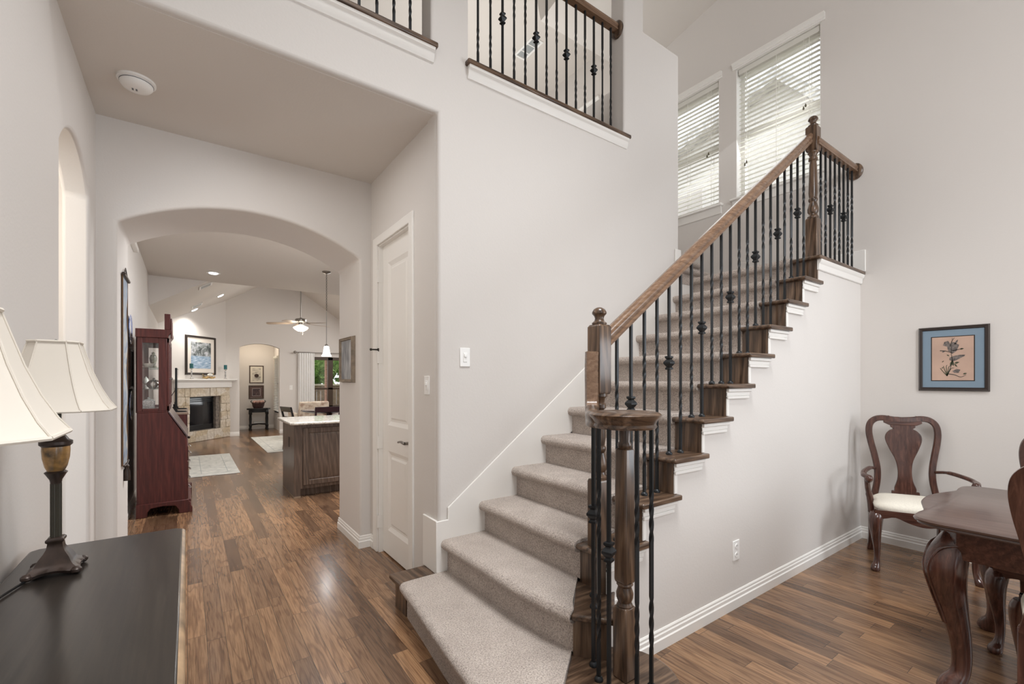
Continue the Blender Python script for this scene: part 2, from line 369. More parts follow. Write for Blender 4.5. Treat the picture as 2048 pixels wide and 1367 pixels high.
# stair wall carrying the balcony
pts = [(XH, 0), (3.69, 0), (3.69, 4.366), (3.185, 4.366), (3.185, 6.1), (2.935, 6.1), (2.935, 3.36), (1.455, 3.36), (1.455, 6.1), (1.195, 6.1), (1.195, 3.36), (-.62, 3.36), (-.62, 3.0), (XH, 3.0)]
struct(MB().prism(pts, 'y', YB, YB + .15).make('wall_stair', WALL, bevel=.018, seg=4))
struct(MB().box(-.62, 3.185, YB + .02, YB + .13, 5.75, 6.2).make('wall_header', WALL, smooth=0))
struct(MB().box(-.46, XH + .05, YB + .04, YA + .01, 2.9985, 3.1).make('ceiling_hall', CEIL, smooth=0))
struct(MB().box(-.5, 3.56, YB + .151, 6.99, 3.11, 3.27).make('floor_loft', FLOOR, smooth=0))
# right wall with windows
WINS = [(1.745, 2.545, 3.31, 4.70), (2.735, 3.535, 3.31, 4.70), (4.56, 5.36, 4.0, 5.36)]
struct(wall_holes('x', XR, XR + .16, -3.2, 7.0, 0, 6.3, WINS).make('wall_right', WALL, smooth=0))
struct(MB().box(-.62, XR + .1, 7.0, 7.12, 3.1, 6.2).make('wall_loft_back', WALL, smooth=0))
struct(MB().box(-.62, -.5, YB, 7.1, 3.2, 6.2).make('wall_loft_left', WALL, smooth=0))
struct(MB().box(-.62, XR + .1, 4.0, 7.1, 6.05, 6.2).make('ceiling_loft', CEIL, smooth=0))
struct(wall_holes('y', -3.25, -3.1, -.6, XR + .16, 0, 6.2, [(.3, 1.5, -.1, 2.6), (.4, 1.6, 3.5, 5.0), (2.7, 4.3, .6, 2.4)]).make('wall_front', WALL, smooth=0))
struct(MB().box(-.62, 3.2, -3.2, 4.0, 6.05, 6.2).make('ceiling_foyer', CEIL, smooth=0))
struct(MB().prism([(-3.2, 6.05), (1.0, 6.0), (2.755, 5.592), (3.9, 5.36), (4.1, 6.2), (-3.2, 6.2)], 'x', 3.19, XR + .05).make('ceiling_stair', CEIL, smooth=0))
struct(MB().box(3.688, XR, YB + .002, YB + .12, 0, LAND0 - .02).make('wall_landing', WHITE, smooth=0))
# second flight: side wall beyond its left edge, closing wall under the loft
struct(MB().box(3.57, 3.69, YB + .15, 5.0, 0, 4.366).make('wall_flight', WALL, smooth=0))
struct(MB().box(3.69, XR, 4.3, 4.4, 0, 3.3).make('wall_flight_back', WALL, smooth=0))
# room behind the small arch
struct(MB().box(-3.0, -2.9, 1.0, 5.0, 0, 3.1).make('wall_study', WALL, smooth=0))
struct(MB().box(-3.0, -.5, 4.0, 4.1, 0, 3.1).make('wall_study_back', WALL, smooth=0))
struct(MB().box(-3.0, -.5, 1.0, 4.1, 3.0, 3.1).make('ceiling_study', CEIL, smooth=0))
# great room and kitchen
GX = -.49
struct(MB().box(GX - .12, GX, 4.34, 13.2, 0, 4.6).make('wall_great_left', WALL, smooth=0))
struct(MB().box(7.0, 7.1, 4.3, 13.2, 0, 4.6).make('wall_great_right', WALL, smooth=0))
struct(MB().box(1.3, 7.0, 4.28, 4.40, 0, 3.1).make('wall_kitchen', WALL, smooth=0))
struct(MB().prism([(GX - .1, 4.36), (7.05, 4.36), (7.05, 9.0), (GX - .1, 9.0)], 'z', 3.0, 3.1).make('ceiling_kitchen', CEIL, smooth=0))
vl = lambda x: 2.53 + .62 * (x - GX)
RX = 1.96; RZ = vl(RX)
struct(MB().prism([(GX - .1, vl(GX - .1)), (RX, RZ), (5.2, RZ - .68 * (5.2 - RX)), (7.1, 2.2), (7.1, 4.7), (GX - .1, 4.7)], 'y', 9.0, 13.4).make('ceiling_vault', CEIL, smooth=0))
struct(MB().prism([(GX, vl(GX)), (.268, 3.0), (GX, 3.0)], 'y', 8.97, 9.01).make('wall_drop', WALL, smooth=0))
pts = [(-.6, 0), (1.045, 0)] + seg_arch(1.045, 1.94, 2.19, 2.295, 16) + [(1.94, 0), (2.70, 0), (2.70, 2.0), (4.9, 2.0), (4.9, 0), (7.1, 0), (7.1, 4.6), (-.6, 4.6)]
struct(MB().prism(pts, 'y', 13.03, 13.2).make('wall_far', WALL, smooth=0))
struct(MB().box(.9, 2.3, 14.6, 14.7, 0, 3).make('wall_niche', WALL, smooth=0))
struct(MB().box(.92, 1.045, 13.15, 14.7, 0, 3).make('wall_niche_left', WALL, smooth=0))
struct(wall_holes('x', 2.02, 2.14, 13.15, 14.7, 0, 3, [(13.75, 14.45, .5, 2.05)]).make('wall_niche_right', WALL, smooth=0))
struct(MB().box(.9, 2.3, 13.1, 14.7, 2.9, 3).make('ceiling_niche', CEIL, smooth=0))
struct(MB().box(2.7, 4.9, 13.04, 13.2, 0, .62).make('wall_below_window', WALL, smooth=0))
# diagonal fireplace wall
D0 = Vector((.009, 12.151, 0)); DU = Vector((.6666, .7454, 0)); DN = Vector((.7454, -.6666, 0))
def dg(s, out, z): return tuple(D0 + DU * s + DN * out + Vector((0, 0, z)))
def dbox(m, s0, s1, o0, o1, z0, z1):
    return m.add([dg(s0, o0, z0), dg(s1, o0, z0), dg(s1, o1, z0), dg(s0, o1, z0), dg(s0, o0, z1), dg(s1, o0, z1), dg(s1, o1, z1), dg(s0, o1, z1)],
                 [(3, 2, 1, 0), (4, 5, 6, 7), (0, 1, 5, 4), (1, 2, 6, 5), (2, 3, 7, 6), (3, 0, 4, 7)])
m = MB(); dbox(m, -1.0, -.02, -.12, -.03, 0, 4.2); dbox(m, .92, 1.25, -.12, -.03, 0, 4.2); dbox(m, -.02, .92, -.12, -.03, 1.03, 4.2); dbox(m, -.02, .92, -.12, -.03, 0, .22)
struct(m.make('wall_fireplace', WALL, smooth=0))

# baseboards
BP = [(0, 0), (.016, 0), (.016, .05), (.011, .056), (.011, .072), (.007, .078), (.007, .088), (.003, .095), (0, .095)]
def baseboard(name, path, h=1.0):
    return struct(MB().sweep([(x, y, 0) for x, y in path], [(a, b * h) for a, b in BP]).make(name, WHITE, smooth=25))
baseboard('baseboard_right', [(XR, 1.44), (XR, -3.1)][::1], 1.05)
baseboard('baseboard_stair', [(1.63, 1.44), (XR - .002, 1.44)], 1.05)
baseboard('baseboard_arch', [(1.146, 4.36), (1.146, YA), (XH, YA), (XH, 3.655)], 1.05)
baseboard('baseboard_left', [(XL, -3.0), (XL, 2.77)], 1.05)
baseboard('baseboard_hall', [(XL, 3.53), (XL, YA), (-.357, YA), (-.357, 4.36), (GX, 4.36), (GX, 11.5)], 1.05)
baseboard('baseboard_far', [(.84, 13.03), (1.045, 13.03)], 1.05)
baseboard('baseboard_niche', [(1.045, 14.6), (2.02, 14.6)], 1.05)
baseboard('baseboard_patio', [(1.94, 13.03), (2.7, 13.03)], 1.05)

# ------------------------------------------------------------------ windows
def hwindow(idx, y0, y1, z0, z1):
    w = struct(MB().box(XR + .10, XR + .15, y0, y0 + .045, z0, z1).box(XR + .10, XR + .15, y1 - .045, y1, z0, z1).box(XR + .10, XR + .15, y0, y1, z0, z0 + .05).box(XR + .10, XR + .15, y0, y1, z1 - .05, z1)
               .box(XR + .105, XR + .145, y0, y1, (z0 + z1) / 2 - .025, (z0 + z1) / 2 + .025).make('window_%d' % idx, WHITE, bevel=.004))
    MB().box(XR + .122, XR + .126, y0 + .04, y1 - .04, z0 + .045, z1 - .045).make('pane', GLASS, w, smooth=0)
    # reveal lining, sill, apron, head moulding
    MB().box(XR + .002, XR + .10, y0, y0 + .006, z0, z1).box(XR + .002, XR + .10, y1 - .006, y1, z0, z1).box(XR + .002, XR + .1, y0, y1, z1 - .006, z1).make('reveal', WHITE, w, smooth=0)
    MB().box(XR - .05, XR + .10, y0 - .05, y1 + .05, z0 - .022, z0 + .003).make('sill', WHITE, w, bevel=.008)
    MB().prism([(XR, z0 - .022), (XR - .03, z0 - .022), (XR - .018, z0 - .05), (XR - .014, z0 - .10), (XR, z0 - .105)], 'y', y0 - .03, y1 + .03).make('apron', WHITE, w)
    MB().prism([(XR, z1 + .0), (XR - .010, z1 + .0), (XR - .010, z1 + .018), (XR - .018, z1 + .022), (XR - .018, z1 + .036), (XR - .026, z1 + .044), (XR - .036, z1 + .052), (XR - .036, z1 + .066), (XR - .03, z1 + .07), (XR, z1 + .07)], 'y', y0 - .035, y1 + .035).make('head_moulding', WHITE, w)
    return w
for i, q in enumerate(WINS): hwindow(i + 1, *q)
def blind(y0, y1, z0, z1, x, label, tassels, group='slatted blinds on the tall windows'):
    t = thing('window_blind', label, 'blind', (x, (y0 + y1) / 2, z0), 0, group, world=True)
    MB().box(x - .028, x + .028, y0 + .008, y1 - .008, z1 - .055, z1).make('headrail', BLIND, t, bevel=.004)
    m = MB(); n = int((z1 - .07 - z0 - .04) / .0455); dz = (z1 - .075 - z0 - .035) / n
    for i in range(n + 1):
        z = z0 + .035 + i * dz; a = math.radians(9); c, s_ = .025 * math.cos(a), .025 * math.sin(a)
        m.prism([(x - c, z - s_ - .0013), (x + c, z + s_ - .0013), (x + c, z + s_ + .0013), (x, z + .0035), (x - c, z - s_ + .0013)], 'y', y0 + .01, y1 - .01)
    m.make('slats', BLIND, t, smooth=0)
    MB().box(x - .026, x + .026, y0 + .01, y1 - .01, z0 + .008, z0 + .026).make('bottom_rail', BLIND, t, bevel=.004)
    for f in (.12, .5, .88):
        yy = y0 + (y1 - y0) * f
        MB().box(x - .029, x - .027, yy - .002, yy + .002, z0 + .02, z1 - .05).box(x + .027, x + .029, yy - .002, yy + .002, z0 + .02, z1 - .05).make('ladder_tape', BLIND, t, smooth=0)
    for f, zt in tassels:
        yy = y0 + (y1 - y0) * f
        c = MB().tube([(x - .034, yy, z1 - .05), (x - .034, yy, zt)], .0012, 5).tube([(x - .034, yy - .018, z1 - .05), (x - .034, yy - .018, zt + .02)], .0012, 5).make('cord', BLIND, t)
        MB().lathe([(.004, .03), (.009, .01), (.008, 0)], (x - .034, yy, zt - .02), 8).lathe([(.004, .03), (.009, .01), (.008, 0)], (x - .034, yy - .018, zt), 8).make('tassel', plain('tassel', (96, 88, 70), .5), c)
    return t
blind(1.755, 2.535, 3.315, 4.69, XR + .045, 'white slatted blind in the stair window directly behind the upper newel post', [(.18, 3.98), (.9, 3.66)])
blind(2.745, 3.525, 3.315, 4.69, XR + .045, 'white slatted blind in the stair window partly hidden by the bright wall end', [(.18, 3.92)])
blind(4.57, 5.35, 4.005, 5.35, XR + .045, 'white slatted blind glimpsed low through the balcony balusters upstairs', [], 'slatted blinds on the tall windows')

# ------------------------------------------------------------------ staircase
R, RUN = .19267, .2565
rx = lambda k: 3.10 + RUN * (k - 9)          # riser face of step k
YW, YC = 1.44, 1.605                          # side wall face, right edge of the carpet
LAND = 12 * R
# wall under the stairs, stepped to the treads
pts = [(1.585, 0)]
for k in range(3, 13):
    pts += [(rx(k) + .005, (k - 1) * R), (rx(k) + .005, k * R - .026)]
pts[1] = (1.585, 2 * R - .03)
pts += [(XR, LAND - .026), (XR, 0)]
struct(MB().prism(pts, 'y', YW, YW + .12).make('wall_stair_side', WALL, smooth=0))
st = thing('staircase', 'carpeted staircase with dark oak step ends rising to a landing', 'staircase', (1.3, 2.0, 0), world=True)
def nosed(z, xs):                              # tread end outline with rounded nose, in x,z
    x0, x1 = xs; t = .028
    return [(x1, z), (x0 + .014, z)] + [(x0 + .014 - .014 * math.sin(math.radians(a)), z - .014 + .014 * math.cos(math.radians(a))) for a in (30, 60, 90, 120, 150, 180)] + [(x1, z - t)]
for k in range(3, 12):
    z = k * R
    MB().prism(nosed(z, (rx(k) - .033, rx(k + 1) + .03)), 'y', YW - .038, YC).make('tread', OAKX, st, bevel=.006)
    MB().box(rx(k), rx(k) + .018, YW - .004, YC, z - R, z - .027).make('riser', OAKZ, st)
MB().box(rx(12), rx(12) + .018, YW - .004, YC, 11 * R, LAND - .027).make('riser', OAKZ, st)
# landing edge strip
MB().prism(nosed(LAND, (rx(12) - .033, XR - .004)), 'y', YW - .038, YC).make('landing_edge', OAKX, st, bevel=.006)
MB().prism([(YW - .002, LAND - .028), (YW - .034, LAND - .028), (YW - .028, LAND - .05), (YW - .018, LAND - .06), (YW - .014, LAND - .10), (YW - .008, LAND - .105), (YW - .002, LAND - .105)], 'x', rx(12), XR - .004).make('landing_moulding', WHITE, st)
# brackets under each tread end
for k in range(2, 12):
    z = k * R - .028; xa, xb = (rx(k) if k > 2 else 1.62), rx(k + 1) + .012
    m = MB()
    for (dz0, dz1, d, e) in ((0, .02, .022, .0), (.02, .045, .012, .008), (.045, .062, .017, .022)):
        m.box(xa, xb - e, YW - d, YW, z - dz1, z - dz0)
    m.box(xa, xa + .026, YW - .010, YW, z - R + .03, z)
    m.make('bracket', WHITE, st, bevel=.003)
# skirtboard along the left wall
nl = lambda x: .193 + (x - 1.02) * R / RUN
sk = [(1.30, .30), (1.30, .515), (1.305, nl(1.30) + .18)]
pts = [(XH - .02, .193), (XH - .02, .515), (1.30, .515), (1.30, nl(1.30) + .185), (3.62, nl(3.62) + .185), (3.62, 2.57), (3.705, 2.57), (3.705, LAND - .035), (3.86, LAND - .035), (3.86, 2.0), (2.2, .9), (1.5, .193)]
MB().prism(pts, 'y', YB - .016, YB - .001).make('skirtboard', WHITE, st, bevel=.004)
MB().box(XH - .016, XH - .001, YB - .012, YB + .19, .193, .515).make('skirtboard_return', WHITE, st, bevel=.004)
MB().box(XR - .018, XR - .002, 1.40, 2.75, LAND + .001, LAND + .19).make('landing_skirt', WHITE, st, bevel=.004)
# steps one and two: flared, with wooden ends
def inset(path, d):
    P = [Vector((p[0], p[1])) for p in path]; out = []
    for i, p in enumerate(P):
        t = (P[min(i + 1, len(P) - 1)] - P[max(i - 1, 0)]).normalized(); out.append((p.x + -t.y * d, p.y + t.x * d))
    return out
nose1 = [(.998, 2.49), (.965, 2.2), (.93, 1.9), (.90, 1.6), (.885, 1.4), (.895, 1.22), (.94, 1.08), (1.03, .985), (1.15, .955)]
CX, CY = 1.412, 1.20
end1 = [(CX + .21 * math.cos(math.radians(a)), CY + .21 * math.sin(math.radians(a))) for a in range(-110, 61, 10)]
out1 = [(1.0, 2.672), (1.0, 2.49)] + bez(nose1[5:], 3) + [(1.25, .965)] + end1 + [(1.50, 1.44), (1.60, 1.44), (1.60, 1.6), (1.60, 2.45), (XH - .02, 2.48), (XH - .02, 2.672)]
# wood slab of the first step only where it shows (left block and right bullnose)
MB().prism([(.995, 2.675), (.995, 2.485), (XH + .02, 2.485), (XH - .001, 2.675)], 'z', R - .028, R).make('tread', OAKY, st, bevel=.008)
MB().box(1.028, XH - .002, 2.489, 2.65, 0, R - .028).make('riser', OAKZ, st)
right1 = [(.93, 1.10), (1.03, .985), (1.15, .955), (1.25, .965)] + end1 + [(1.52, 1.42), (1.60, 1.46), (1.45, 1.52)]
MB().prism(right1, 'z', R - .028, R).make('tread', OAKX, st, bevel=.008)
ins = inset([(.93, 1.10), (1.03, .985), (1.15, .955), (1.25, .965)] + end1, .03)
MB().prism(ins + [(1.5, 1.42), (1.45, 1.5)], 'z', 0, R - .027).make('riser', OAKZ, st)
w2 = [(1.31, 1.40), (1.426, 1.263), (1.616, 1.434), (1.66, 1.46), (1.66, 1.62), (1.535, 1.62)]
MB().prism(w2, 'z', 2 * R - .028, 2 * R).make('tread', OAKX, st, bevel=.009)
MB().prism([(1.339, 1.42), (1.437, 1.305), (1.585, 1.438), (1.64, 1.46), (1.64, 1.62), (1.56, 1.62)], 'z', R, 2 * R - .027).make('riser', OAKZ, st)
# carpet: one runner piece per step
def carpet_step(front, back, z, zlow):
    """front: nose polyline left to right; back: matching polyline; rounded nose, riser below"""
    n = len(front); P = [Vector((p[0], p[1], 0)) for p in front]; B = [Vector((p[0], p[1], 0)) for p in back]
    prof = [(-.02, .014)] + [(.031 * math.sin(math.radians(a)) - .023, .015 - .031 + .031 * math.cos(math.radians(a))) for a in (20, 45, 70, 95, 120, 145, 170)] + [(-.034, -.049), (-.037, -.058)]
    rows = []
    for i in range(n):
        t = (P[min(i + 1, n - 1)] - P[max(i - 1, 0)]).normalized(); nv = Vector((t.y, -t.x, 0))
        row = [B[i] + Vector((0, 0, z + .014)), B[i].lerp(P[i], .35) + Vector((0, 0, z + .0145)), B[i].lerp(P[i], .75) + Vector((0, 0, z + .0145))]
        row += [P[i] + nv * a + Vector((0, 0, z + b)) for a, b in prof]
        row += [P[i] + nv * -.037 + Vector((0, 0, zlow + .012)), B[i] + Vector((0, 0, zlow + .012))]
        rows.append([tuple(q) for q in row])
    return MB().rings(rows).make('carpet', CARPET, st, smooth=50)
def div(a, b, n): return [(a[0] + (b[0] - a[0]) * i / n, a[1] + (b[1] - a[1]) * i / n) for i in range(n + 1)]
f1 = bez([(.995, 2.484), (.965, 2.2), (.93, 1.9), (.90, 1.6), (.885, 1.4), (.895, 1.22), (.93, 1.10)], 4)
b1 = [(1.30 + (1.45 - 1.30) * (i / (len(f1) - 1)) ** 2, 2.484 + (1.52 - 2.484) * (i / (len(f1) - 1))) for i in range(len(f1))]
# front of the nose lies .006 ahead of the polyline
carpet_step(f1, b1, R, -.012)
f2 = div((1.258, 2.484), (1.262, 1.75), 5) + [(1.285, 1.53), (1.312, 1.405)]
b2 = div((1.60, 2.484), (1.60, 1.75), 5) + [(1.60, 1.66), (1.57, 1.632)]
carpet_step(f2, b2, 2 * R, R)
for k in range(3, 12):
    carpet_step(div((rx(k) - .033, 2.484), (rx(k) - .033, YC), 4), div((rx(k + 1), 2.484), (rx(k + 1), YC), 4), k * R, (k - 1) * R)
carpet_step(div((rx(12) - .033, 2.484), (rx(12) - .033, YC), 4), div((XR - .02, 2.484), (XR - .02, YC), 4), LAND, 11 * R)
MB().box(3.69, XR - .02, 2.478, 2.75, LAND - .05, LAND + .0135).make('carpet', CARPET, st)
for j in range(1, 6):
    z = LAND + j * R; y = 2.73 + (j - 1) * RUN
    carpet_step(div((3.70, y - .033), (XR - .004, y - .033), 4), div((3.70, y + RUN), (XR - .004, y + RUN), 4), z, z - R)
MB().box(3.692, 3.706, YB + .02, 2.9, LAND, LAND + .25).make('landing_skirt', WHITE, st, bevel=.004)

# ------------------------------------------------------------------ railings
def baluster(parent, x, y, z0, z1, kind, rot=0, mid=.5):
    H = z1 - z0; h = .0066; prof = []
    if kind == 'T':
        prof = [(h, 0, 0)]; a = 0
        for (p, q) in ((.15, .35), (.56, .76)):
            n = 20
            for i in range(n + 1): prof.append((h, H * (p + (q - p) * i / n), a + 1.75 * PI * i / n))
            a += 1.75 * PI
        prof.append((h, H, a))
    else: prof = [(h, 0), (h, H)]
    b = MB().sq(prof, (x, y, z0), rot).make('baluster', IRON, parent, smooth=60 if kind == 'T' else 30)
    MB().lathe([(.017, 0), (.018, .006), (.014, .014), (.009, .018)], (x, y, z0), 14).make('shoe', IRON, b)
    if kind == 'K':
        k = H * mid
        MB().sq([(.008, k - .038), (.015, k - .036), (.015, k - .028), (.010, k - .022), (.015, k - .014), (.0215, k - .004), (.0215, k + .004), (.015, k + .014), (.010, k + .020), (.016, k + .028), (.016, k + .036), (.008, k + .038)], (x, y, z0), rot).make('knuckle', IRON, b, smooth=20)
    return b
def fixw(o):                                   # sub-parts sit in the same space as their part
    pass
RP = [(-.028, -.032), (.028, -.032), (.030, -.022), (.024, -.012), (.031, .004), (.030, .018), (.020, .029), (0, .033), (-.020, .029), (-.030, .018), (-.031, .004), (-.024, -.012), (-.030, -.022)]
YR, YL = 1.515, 1.48
rail = thing('stair_railing', 'oak stair railing with black iron balusters climbing the open stair side', 'railing', (1.6, YR, 3 * R), world=True)
ax = lambda x: 1.605 + .735 * (x - 1.69)
MB().sweep([(1.62, YR, ax(1.62)), (3.95, YR, ax(3.95))], RP).make('handrail', RAILW, rail, smooth=40)
MB().sweep([(3.95, YL, 3.225), (XR - .02, YL, 3.225)], RP).make('handrail', RAILW, rail, smooth=40)
m = MB(); m.rings([[(XR - d, YL + r * math.cos(2 * PI * k / 24), 3.205 + r * 1.15 * math.sin(2 * PI * k / 24)) for k in range(24)] for d, r in ((.001, .062), (.016, .062), (.022, .055), (.026, .04))])
m.make('rosette', OAKZ, rail)
def newel(x, y, z0, hb, ht, zt, h=.040):
    """square base to hb, turned shaft, square head from ht to zt, ball finial"""
    n = MB().sq([(h, 0), (h, hb - z0 - .012), (h * .9, hb - z0)], (x, y, z0)).make('newel_post', OAKZ, rail, bevel=.003)
    MB().sq([(h * .9, ht - z0), (h, ht - z0 + .014), (h, zt - z0 - .012), (h * .82, zt - z0)], (x, y, z0)).make('newel_head', OAKZ, n, bevel=.003)
    L = ht - hb
    p = [(h * .95, 0), (h * .98, .012), (h * .75, .024), (h * .7, .034), (h * .92, .05), (h * .95, .075), (h * .8, .10), (h * .62, .125), (h * .8, .14), (h * .8, .152), (h * .66, .16), (h * .78, .20), (h * .66, L - .11), (h * .56, L - .075), (h * .8, L - .066), (h * .8, L - .05), (h * .6, L - .042), (h * .7, L - .02), (h * .92, L - .012), (h * .92, L + .002)]
    MB().lathe(p, (x, y, hb), 20).make('turned_shaft', OAKZ, n)
    MB().lathe([(h * .86, 0), (h * .9, .008), (h * .6, .018), (h * .52, .03), (h * .62, .042), (h * .86, .052), (h * .86, .06), (h * .66, .074), (h * .3, .082), (0, .084)], (x, y, zt), 20).make('finial', OAKZ, n)
    return n
newel(1.600, YR, 3 * R, .90, 1.305, 1.635)
newel(3.965, 1.50, LAND, 2.63, 3.15, 3.345)
X0 = 1.724
for i in range(21):
    x = X0 + i * .1056; k = 3
    while k < 12 and rx(k + 1) - .033 < x: k += 1
    baluster(rail, x, YR, k * R, ax(x) - .03, 'K' if i % 3 == 1 else 'T', 0, .53)
for i in range(8):
    baluster(rail, 4.055 + i * .0935, YL, LAND, 3.195, 'K' if i % 3 == 2 else 'T', 0, .5)
# lower curl: gooseneck, volute cap, its newel and balusters
VZ = 1.212
path = bez([(1.535, 1.50, 1.50), (1.527, 1.495, 1.42), (1.523, 1.49, 1.34), (1.512, 1.478, 1.262), (1.475, 1.440, 1.222), (1.425, 1.39, VZ), (1.375, 1.335, VZ), (1.345, 1.275, VZ), (1.355, 1.215, VZ)], 6)
MB().sweep(path[:24], [(-.03, -.028), (.03, -.028), (.031, .01), (.022, .028), (-.022, .028), (-.031, .01)], up=(-.66, -.66, .35)).make('gooseneck', RAILW, rail, smooth=45)
MB().sweep(path[22:], RP).make('volute_rail', OAKX, rail, smooth=45)
v = MB().lathe([(0, -.03), (.118, -.03), (.124, -.022), (.119, -.012), (.128, .004), (.138, .016), (.140, .024), (.132, .031), (.118, .034), (.10, .031), (.094, .026), (.085, .031), (.05, .034), (0, .034)], (CX, CY, VZ), 48).make('volute_cap', OAKX, rail, smooth=50)
n2 = MB().sq([(.034, 0), (.034, .27), (.029, .285)], (CX, CY, R)).make('newel_post', OAKZ, rail, bevel=.006)
MB().sq([(.028, .375), (.031, .39), (.028, .90), (.023, .91)], (CX, CY, R)).make('newel_shaft', OAKZ, n2, bevel=.007)
MB().lathe([(.029, .28), (.032, .288), (.026, .30), (.033, .318), (.034, .335), (.026, .36), (.033, .37), (.03, .378)], (CX, CY, R), 20).make('turned_shaft', OAKZ, n2)
MB().lathe([(.023, .905), (.028, .915), (.028, .925), (.022, .935), (.024, VZ - R - .03)], (CX, CY, R), 20).make('newel_neck', OAKZ, n2)
sy, cy_ = math.sin(YAW), math.cos(YAW)
def rel(lat, dep): return (CX + lat * cy_ + dep * sy, CY - lat * sy + dep * cy_)
for (x, y), zb, kd in (((1.505, 1.462), 2 * R, 'T'), ((1.432, 1.388), 2 * R, 'T'), ((1.362, 1.322), R, 'K'), ((1.312, 1.245), R, 'T'), (rel(-.080, -.080), R, 'K'), (rel(.018, -.110), R, 'T'), (rel(.086, -.064), R, 'T')):
    baluster(rail, x, y, zb, VZ - .026, kd, .3, .63 if y > 1.3 else .53)

# balcony ledges and railings
def ledge(idx, x0, x1):
    o = struct(MB().box(x0, x1, YB - .045, YB + .155, 3.36, 3.39).make('trim_%d' % idx, OAKX, bevel=.008))
    MB().prism([(YB + .0, 3.36), (YB - .036, 3.36), (YB - .034, 3.345), (YB - .022, 3.335), (YB - .018, 3.305), (YB - .012, 3.295), (YB - .008, 3.285), (YB + .0, 3.283)], 'x', x0 + .015, x1 - .015).make('moulding', WHITE, o)
ledge(1, -.45, 1.222); ledge(2, 1.428, 2.975)
YK = 2.57
bgrp = 'iron balcony railings above the stairs'
b1r = thing('balcony_railing', 'black iron balcony railing above the hall opening, cut by the top edge', 'railing', (.4, YK, 3.39), group=bgrp, world=True)
b2r = thing('balcony_railing', 'black iron balcony railing with oak handrail above the stair wall', 'railing', (2.2, YK, 3.39), group=bgrp, world=True)
for r_, x0, x1 in ((b1r, -.46, 1.19), (b2r, 1.46, 2.93)):
    MB().sweep([(x0, YK, 4.318), (x1, YK, 4.318)], RP).make('handrail', RAILW, r_, smooth=40)
    MB().rings([[(x1 + d, YK + r * math.cos(2 * PI * k / 24), 4.305 + r * 1.15 * math.sin(2 * PI * k / 24)) for k in range(24)] for d, r in ((.004, .062), (-.012, .062), (-.018, .055), (-.022, .04))]).make('rosette', OAKZ, r_)
for i in range(14): baluster(b2r, 1.565 + i * .0988, YK, 3.39, 4.29, 'K' if i % 3 == 2 else 'T', 0, .52)
for i in range(15): baluster(b1r, 1.089 - i * .1015, YK, 3.39, 4.29, 'T', 0, .52)

# ------------------------------------------------------------------ closet door in the hall
d = struct(wall_holes('x', XH + .035, XH + .075, 2.935, 3.555, .012, 2.435, []).make('door_1', WHITE, smooth=0))
xf = XH + .035
def panel(m, y0, y1, z0, z1):
    for (e, dx) in ((0, .000),):
        m.add([(xf - .0005, y0, z0), (xf - .0005, y1, z0), (xf - .0005, y1, z1), (xf - .0005, y0, z1), (xf + .012, y0 + .03, z0 + .03), (xf + .012, y1 - .03, z0 + .03), (xf + .012, y1 - .03, z1 - .03), (xf + .012, y0 + .03, z1 - .03)], [])
bpy.data.objects.remove(d)
m = MB(); PH = [(3.045, 3.445, 1.02, 2.29), (3.045, 3.445, .2, .82)]
w_ = wall_holes('x', xf, xf + .04, 2.935, 3.555, .012, 2.435, PH)
for (y0, y1, z0, z1) in PH:
    m.rings([[(xf, y0, z0), (xf, y1, z0), (xf, y1, z1), (xf, y0, z1)], [(xf + .014, y0 + .03, z0 + .03), (xf + .014, y1 - .03, z0 + .03), (xf + .014, y1 - .03, z1 - .03), (xf + .014, y0 + .03, z1 - .03)], [(xf + .014, y0 + .045, z0 + .045), (xf + .014, y1 - .045, z0 + .045), (xf + .014, y1 - .045, z1 - .045), (xf + .014, y0 + .045, z1 - .045)], [(xf + .006, y0 + .06, z0 + .06), (xf + .006, y1 - .06, z0 + .06), (xf + .006, y1 - .06, z1 - .06), (xf + .006, y0 + .06, z1 - .06)]], cap=False)
    m.add([(xf + .006, y0 + .06, z0 + .06), (xf + .006, y1 - .06, z0 + .06), (xf + .006, y1 - .06, z1 - .06), (xf + .006, y0 + .06, z1 - .06)], [(3, 2, 1, 0)])
w_.add(m.v, m.f); d = struct(w_.make('door_1', WHITE, smooth=20))
MB().prism([(2.855, 0), (2.925, 0), (2.925, 2.445), (3.565, 2.445), (3.565, 0), (3.65, 0), (3.65, 2.51), (2.855, 2.51)], 'x', XH - .016, XH + .002).make('casing', WHITE, d, bevel=.005, seg=3)
MB().box(XH, XH + .12, 2.925, 2.94, 0, 2.45).box(XH, XH + .12, 3.55, 3.565, 0, 2.45).box(XH, XH + .12, 2.925, 3.565, 2.435, 2.45).make('jamb', WHITE, d, smooth=0)
h = MB(); h.rings([[(xf - dd, 2.985 + r * math.cos(2 * PI * k / 20), .93 + r * math.sin(2 * PI * k / 20)) for k in range(20)] for dd, r in ((0, .030), (.006, .030), (.010, .024))])
h.tube([(xf - .005, 2.985, .93), (xf - .05, 2.985, .93)], .011, 12)
h.tube(bez([(xf - .05, 2.985, .93), (xf - .055, 3.0, .931), (xf - .053, 3.05, .935), (xf - .048, 3.11, .926)], 5), [.011] * 5 + [.010] * 5 + [.008] * 6, 10)
h.make('lever_handle', NICKEL, d)
for zz in (2.20, 1.555, .875, .245):
    MB().box(XH - .006, XH + .034, 3.548, 3.562, zz - .05, zz + .05).tube([(XH - .006, 3.555, zz - .05), (XH - .006, 3.555, zz + .05)], .006, 8).make('hinge', WHITE, d)
MB().tube([(XH - .004, 3.56, 1.615), (XH - .05, 3.575, 1.615)], .006, 8).ball((XH - .055, 3.577, 1.615), .011, 10).box(XH - .008, XH, 3.545, 3.565, 1.60, 1.625).make('door_stop', DKMET, d)
